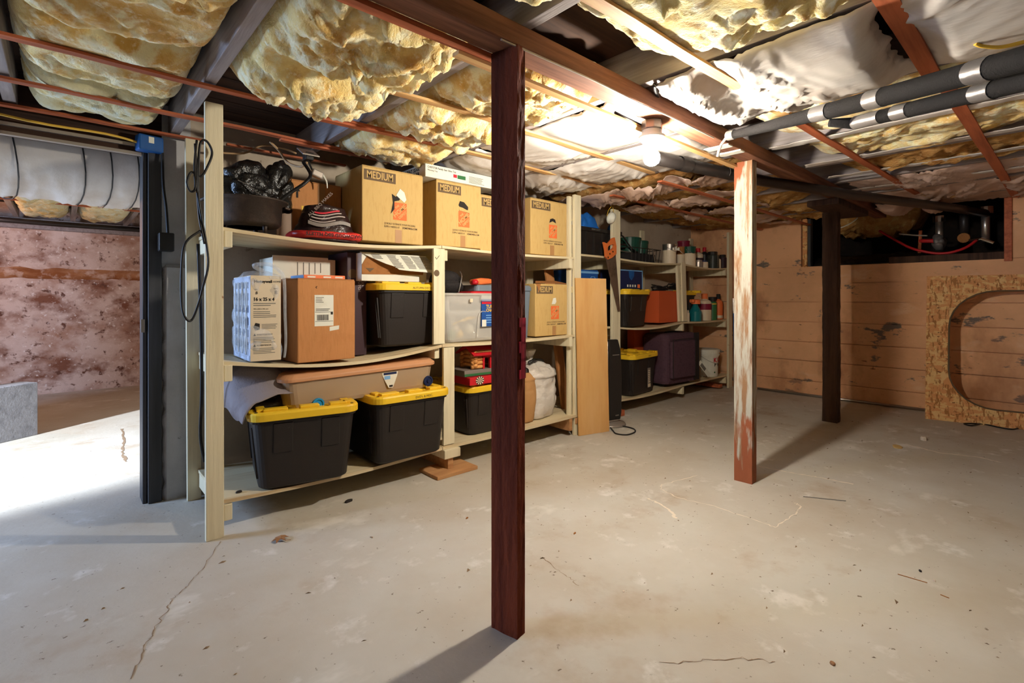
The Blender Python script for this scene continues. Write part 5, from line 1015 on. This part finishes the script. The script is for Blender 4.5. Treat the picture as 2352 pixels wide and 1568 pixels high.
t = T('paint_bucket', 'white paint bucket with grey label band on the lowest board', 'bucket', (6.24, 3.10, rest(slow, 6.24, .17)), 0)
P(MB().lathe([(.135, 0), (.140, .01), (.148, .25), (.152, .27)], seg=32, cap=False), 'shell', 'whitecard', t, smooth=False); P(MB().lathe([(.152, .27), (.162, .272), (.162, .29), (.155, .292), (.155, .31), (.165, .312), (.165, .345), (.15, .352), (.02, .352)], seg=32), 'lid', 'whitecard', t, smooth=False)
P(MB().lathe([(.1385, .035), (.1425, .125)], seg=32, cap=False), 'label_band', 'greylabel', t)
for i, (ch, mt) in enumerate(((('K', 'redink'), ('I', 'redink'), ('L', 'redink'), ('Z', 'redink')), (('P', 'ink'), ('V', 'ink'), ('A', 'ink')))[0]): 
    a = -1.9 + .36 * i - (0 if i < 2 else .08); text(ch, .075, (.150 * math.cos(a), .150 * math.sin(a), .215), mt, t, rot=(PI / 2, 0, a + PI / 2), bold=.003, ax='CENTER')
for i, ch in enumerate('PVA'):
    a = -1.88 + .38 * i; text(ch, .06, (.149 * math.cos(a), .149 * math.sin(a), .155), 'ink', t, rot=(PI / 2, 0, a + PI / 2), bold=.002, ax='CENTER')
P(MB().tube([(.158 * math.cos(a), .158 * math.sin(a), .27 - .10 * math.sin((a + PI) / PI * PI)) for a in [-PI + PI * k / 12 for k in range(13)]], .003, 5), 'bail', 'steel', t)
gd = P(MB().lathe([(.012, 0), (.012, .001)], (0, 0, 0), 12), 'green_dot', 'greenlabel', t); gd.rotation_euler = (PI / 2, 0, -1.9 + PI / 2); gd.location = (.1405 * math.cos(-1.9), .1405 * math.sin(-1.9), .06)
bx_('brown carton behind the suitcase on the lowest board', 5.55, 6.0, 3.24, rest(slow, 5.8, .22), .5, .2, 'kraftdark', 'cardboard_box'); bx_('orange carton edge behind the suitcase top', 4.95, 5.27, 3.33, rest(slow, 5.12, .18), .64, .1, 'orangeplastic', 'cardboard_box')
t = T('broom', 'wooden broom pole with blue grip leaning in the corner past the second rack', 'broom', (6.62, 2.90, 0), 0)
P(MB().tube([(0, 0, .0), (.03, .03, 1.18)], .012, 8), 'pole', 'chrome', t); P(MB().tube([(.018, .012, .62), (.026, .022, .98)], .014, 8), 'grip', 'bluebox', t); P(MB().tube([(-.03, .05, .75), (.02, .06, 1.25)], .014, 8), 'wooden_pole', 'lathpale', t)
# ------------------------------------------------------------------ far wall: strand board, conduit, crawlspace fittings
t = T('strand_board', 'strand board panel with a large rounded cut-out leaning on the far wall', 'board', (6.285, .885, 0), 0)
dv = Vector((6.40 - 6.27, .213 - .868, 0)).normalized(); Lb, Hb, TH = 1.22, 1.40, .012
back = Vector((.10, 0, 0)) ; nrm = Vector((dv.y, -dv.x, 0))
def ring(w, h, r, cx_, cy_, n): return [(p[0], p[1]) for p in rrect(w, h, r, 0, n, cx_, cy_)]
hole = ring(.98, 1.10, .34, .66, .70, 7)
out_ = []
for x, y in hole:                                  # outer outline, one point per hole point
    dx, dy = x - .66, y - .70; s = min((.61 if dx > 0 else .66) / max(1e-6, abs(dx)) if True else 0, .70 / max(1e-6, abs(dy))); out_.append((.66 + dx * s, .70 + dy * s))
for cx_, cy_ in ((0, 0), (0, 1.4), (1.27, 0), (1.27, 1.4)):
    k = min(range(len(out_)), key=lambda i: (out_[i][0] - cx_) ** 2 + (out_[i][1] - cy_) ** 2); out_[k] = (cx_, cy_)
def place(x, y, dd): return dv * x + Vector((0, 0, y)) + back * (y / 1.4) + Vector((-1, 0, 0)) * dd
n = len(hole); vs = [place(*p, TH) for p in out_] + [place(*p, TH) for p in hole] + [place(*p, 0) for p in out_] + [place(*p, 0) for p in hole]; fs = []
for i in range(n):
    j = (i + 1) % n; fs += [(i, j, n + j, n + i), (2 * n + j, 2 * n + i, 3 * n + i, 3 * n + j), (i, 2 * n + i, 2 * n + j, j), (n + i, n + j, 3 * n + j, 3 * n + i)]
P(MB().add(vs, fs), 'panel', 'osb', t)
P(MB().tube([place(*p, .012) for p in hole] + [place(*hole[0], .012)], .007, 6), 'cut_edge', 'inkbrown', t)
tag(P(MB().tube([(6.66, 2.62, .02), (6.655, 1.9, .018), (6.655, .93, .022)], .014, 10), 'conduit', 'steel', smooth=True), 'thin metal conduit lying along the foot of the far wall', 'conduit')
tag(P(MB().tube([aZ(2215, 968, .008), aZ(2235, 966, .008), aZ(2250, 972, .008), aZ(2230, 977, .008), aZ(2215, 972, .008), aZ(2260, 974, .008), aZ(2300, 982, .008), aZ(2330, 985, .008), aZ(2352, 975, .008)], .006, 6, 4), 'black_cord', 'cable', smooth=True), 'black cord on the floor along the strand board', 'cord')
t = T('opening_frame', 'wooden frame of the dark crawlspace opening in the far wall', 'frame', (0, 0, 0))
P(B(FW - .02, .30, 1.535, FW + .2, .355, 2.14), 'side_board', 'lathred', t, .004); P(B(FW + .0, .33, 1.556, FW + .2, 1.25, 1.63), 'sill_board', 'postfar', t, .006); P(B(FW - .006, 2.05, 1.56, FW + .06, 2.10, 2.14), 'side_board', 'osb', t, .003)
P(B(FW + .02, 2.02, 1.57, FW + .1, 2.05, 2.14), 'side_board', 'darkframe', t)
tag(P(MB().grid(40, 16, lambda u, v: (FW + .005 + .34 * v, .98 + 1.0 * u, 1.572 + .10 * v + .05 * math.sin(PI * v) + .035 * noise.noise(Vector((u * 7, v * 4, 3))) * v)), 'plastic_sheet', 'blackbag', smooth=True, solid=.002), 'crumpled black plastic sheet on the ledge of the crawlspace opening', 'plastic sheet')
def pipe_v(label, px, py0, py1, X, r, extra=None):
    a, b = aX(px, py0, X), aX(px, py1, X); o = T('supply_pipe', label, 'pipe', (0, 0, 0)); P(MB().tube([a, b], r, 14), 'pipe_run', 'steel' if extra != 'dark' else 'abs', o, smooth=True); return o, a, b
o, a, b = pipe_v('short valve pipe wrapped in silver tape in the crawlspace opening', 2158, 496, 575, 6.86, .035)
tw = P(sack(.075, .06, .19, 81, .03, None, 20, 18), 'tape_wrap', 'ducttape', o, smooth=True); tw.location = (6.85, b.y, b.z - .0); P(MB().tube([a, a.lerp(b, .18)], .055, 14), 'cap', 'chrome', o)
P(MB().tube([(6.82, b.y + .16, b.z + .11), (6.82, b.y, b.z + .10)], .022, 10), 'valve_arm', 'redhose', o, smooth=True); P(MB().tube([(6.82, b.y + .16, b.z - .02), (6.82, b.y + .15, b.z + .22)], .016, 10), 'valve_stem', 'lathred', o, smooth=True)
o, a, b = pipe_v('dark pipe with a round brass fitting in the crawlspace opening', 2215, 470, 545, 6.9, .04, 'dark'); P(MB().tube([b, b + Vector((-.06, 0, -.01))], .05, 14), 'fitting', 'kraftin', o)
o, a, b = pipe_v('silver pipe with bright cap at the right end of the crawlspace opening', 2264, 475, 555, 6.86, .035); P(MB().tube([a, a.lerp(b, .2)], .06, 14), 'cap', 'chrome', o); P(MB().tube([b + Vector((-.02, .12, .02)), b + Vector((-.03, .03, .03)), b + Vector((-.03, -.06, -.02))], .018, 8), 'elbow', 'chrome', o)
tag(P(MB().tube([aX(2020, 530, 6.95), aX(2060, 553, 6.85), aX(2100, 572, 6.72), aX(2160, 582, 6.70), aX(2210, 572, 6.72), aX(2243, 552, 6.80)], .013, 10, 6), 'red_hose', 'redhose', smooth=True), 'red water hose drooping across the crawlspace opening', 'hose')
tag(P(MB().tube([aX(2065, 537, 6.85), aX(2100, 540, 6.82), aX(2130, 541, 6.8)], .009, 8, 4), 'white_tube', 'silver', smooth=True), 'thin pale tube leading to the taped valve', 'tube')
tag(P(MB().tube([aX(1895, 530, 6.75), aX(1930, 523, 6.72), aX(1955, 512, 6.72), aX(1970, 500, 6.72)], .006, 6, 5), 'white_wire', 'whitecard', smooth=True), 'white wire drooping behind the weathered far post', 'wire')
batt('dim yellow insulation deep in the crawlspace opening', 7.0, 7.6, 1.0, 2.0, z=2.1, sag=.12, amp=.12, seed=60, mat='foambrown', res=.03)
# ------------------------------------------------------------------ other room and floor debris
t = T('concrete_block', 'grey concrete block standing on end beyond the doorway', 'block', (-.30, 5.84, 0), math.radians(36))
P(B(-.17, 0, 0, .18, .19, .455), 'block_body', 'greyblock', t, .006)
t = T('dry_leaf', 'brown curled maple leaf on the floor before the rack', 'leaf', tuple(aZ(645, 1240, .002)), .4)
lp = [(0, -.035), (.012, -.012), (.036, -.014), (.026, .004), (.040, .02), (.016, .018), (.0, .042), (-.014, .018), (-.036, .022), (-.026, .004), (-.038, -.014), (-.012, -.012)]
P(MB().add([(0, 0, .012)] + [(x, y, .004 + .010 * (i % 2)) for i, (x, y) in enumerate(lp)], [(0, i + 1, (i + 1) % 12 + 1) for i in range(12)]), 'blade', 'leaf', t, solid=.0008); P(MB().tube([(0, -.03, .006), (.006, -.06, .012)], .0015, 5), 'stem', 'leaf', t)
def chip(label, px, py, w, d_, h, mat, rz=0, cat='chip', name='chip'):
    q = aZ(px, py, 0); rnd = random.Random(px); r0 = [(w * .5 * math.cos(a) * rnd.uniform(.75, 1.1), d_ * .5 * math.sin(a) * rnd.uniform(.75, 1.1)) for a in [2 * PI * k / 8 for k in range(8)]]
    o = P(MB().loft([[(x, y, 0) for x, y in r0], [(x * .96, y * .96, h * .7) for x, y in r0], [(x * .6, y * .6, h) for x, y in r0]]), name, mat); o.location = q; o.rotation_euler = (0, 0, rz); return tag(o, label, cat)
chip('small pale stone on the floor before the strand board', 2122, 1010, .07, .05, .03, 'stone', cat='stone', name='stone')
chip('flat tan cardboard scrap on the floor before the strand board', 2060, 1026, .13, .07, .008, 'kraft', .3, 'scrap', 'scrap')
chip('dark clump of dirt under the front of the rack', 800, 1152, .06, .03, .012, 'ink', .2, 'dirt clump', 'dirt_clump')
chip('tiny brown husk on the floor beside the middle post', 1073, 1190, .022, .010, .006, 'kraftin', .3, 'husk', 'husk')
chip('tiny brown husk on the floor past the middle post', 1320, 1225, .026, .010, .006, 'kraftin', .2, 'husk', 'husk')
chip('white paint flake on the bare floor past the middle post', 1432, 1358, .014, .010, .003, 'stone', .2, 'flake', 'flake')
chip('dark chip on the floor before the strand board', 2114, 1312, .020, .012, .006, 'ink', .5, 'chip')
chip('pale chip on end near the thin twig', 2146, 1335, .014, .010, .008, 'stone', 1.2, 'chip')
chip('brown leaf scrap at the picture foot before the white post', 1912, 1524, .024, .016, .006, 'leaf', .4, 'scrap', 'scrap')
chip('black lump on the rack board before the first tote', 567, 1120, .04, .02, .010, 'ink', .2, 'lump', 'lump').location = (.68, 2.86, zlow(.68))
for lb, a, b, r, mt in (('straight nail-like wire on the floor past the white post', (1845, 1140), (1943, 1150), .0025, 'inkgrey'), ('thin brown twig on the floor under the strand board', (2062, 1318), (2130, 1338), .0018, 'kraftin'), ('thin twig piece near the crossing floor cracks', (2160, 1365), (2180, 1373), .0018, 'kraftin')):
    tag(P(MB().tube([aZ(*a, r), aZ(*b, r)], r, 5), 'thin_wire' if 'wire' in lb else 'twig', mt), lb, 'wire' if 'wire' in lb else 'twig')
rnd = random.Random(11); mb = MB()
for k in range(420):
    x, y = rnd.uniform(-.3, 6.4), rnd.uniform(-.6, 2.6); s = abs(rnd.gauss(0, .0035)) + .0015; a = rnd.uniform(0, PI)
    c_, s_ = math.cos(a) * s * rnd.uniform(1, 2.4), math.sin(a) * s
    mb.add([(x - c_, y - s_, .0006), (x + s_, y - c_ * .5, .0006), (x + c_, y + s_, .0006), (x, y, .0006 + s * .6)], [(0, 1, 3), (1, 2, 3), (2, 0, 3)])
tag(P(mb, 'floor_grit', 'crack', kind='stuff'), 'scattered dark grit and splinters over the concrete floor', 'grit')
for o in [o for o in bpy.data.objects if o.name.startswith('x') and o.type == 'EMPTY']: bpy.data.objects.remove(o)
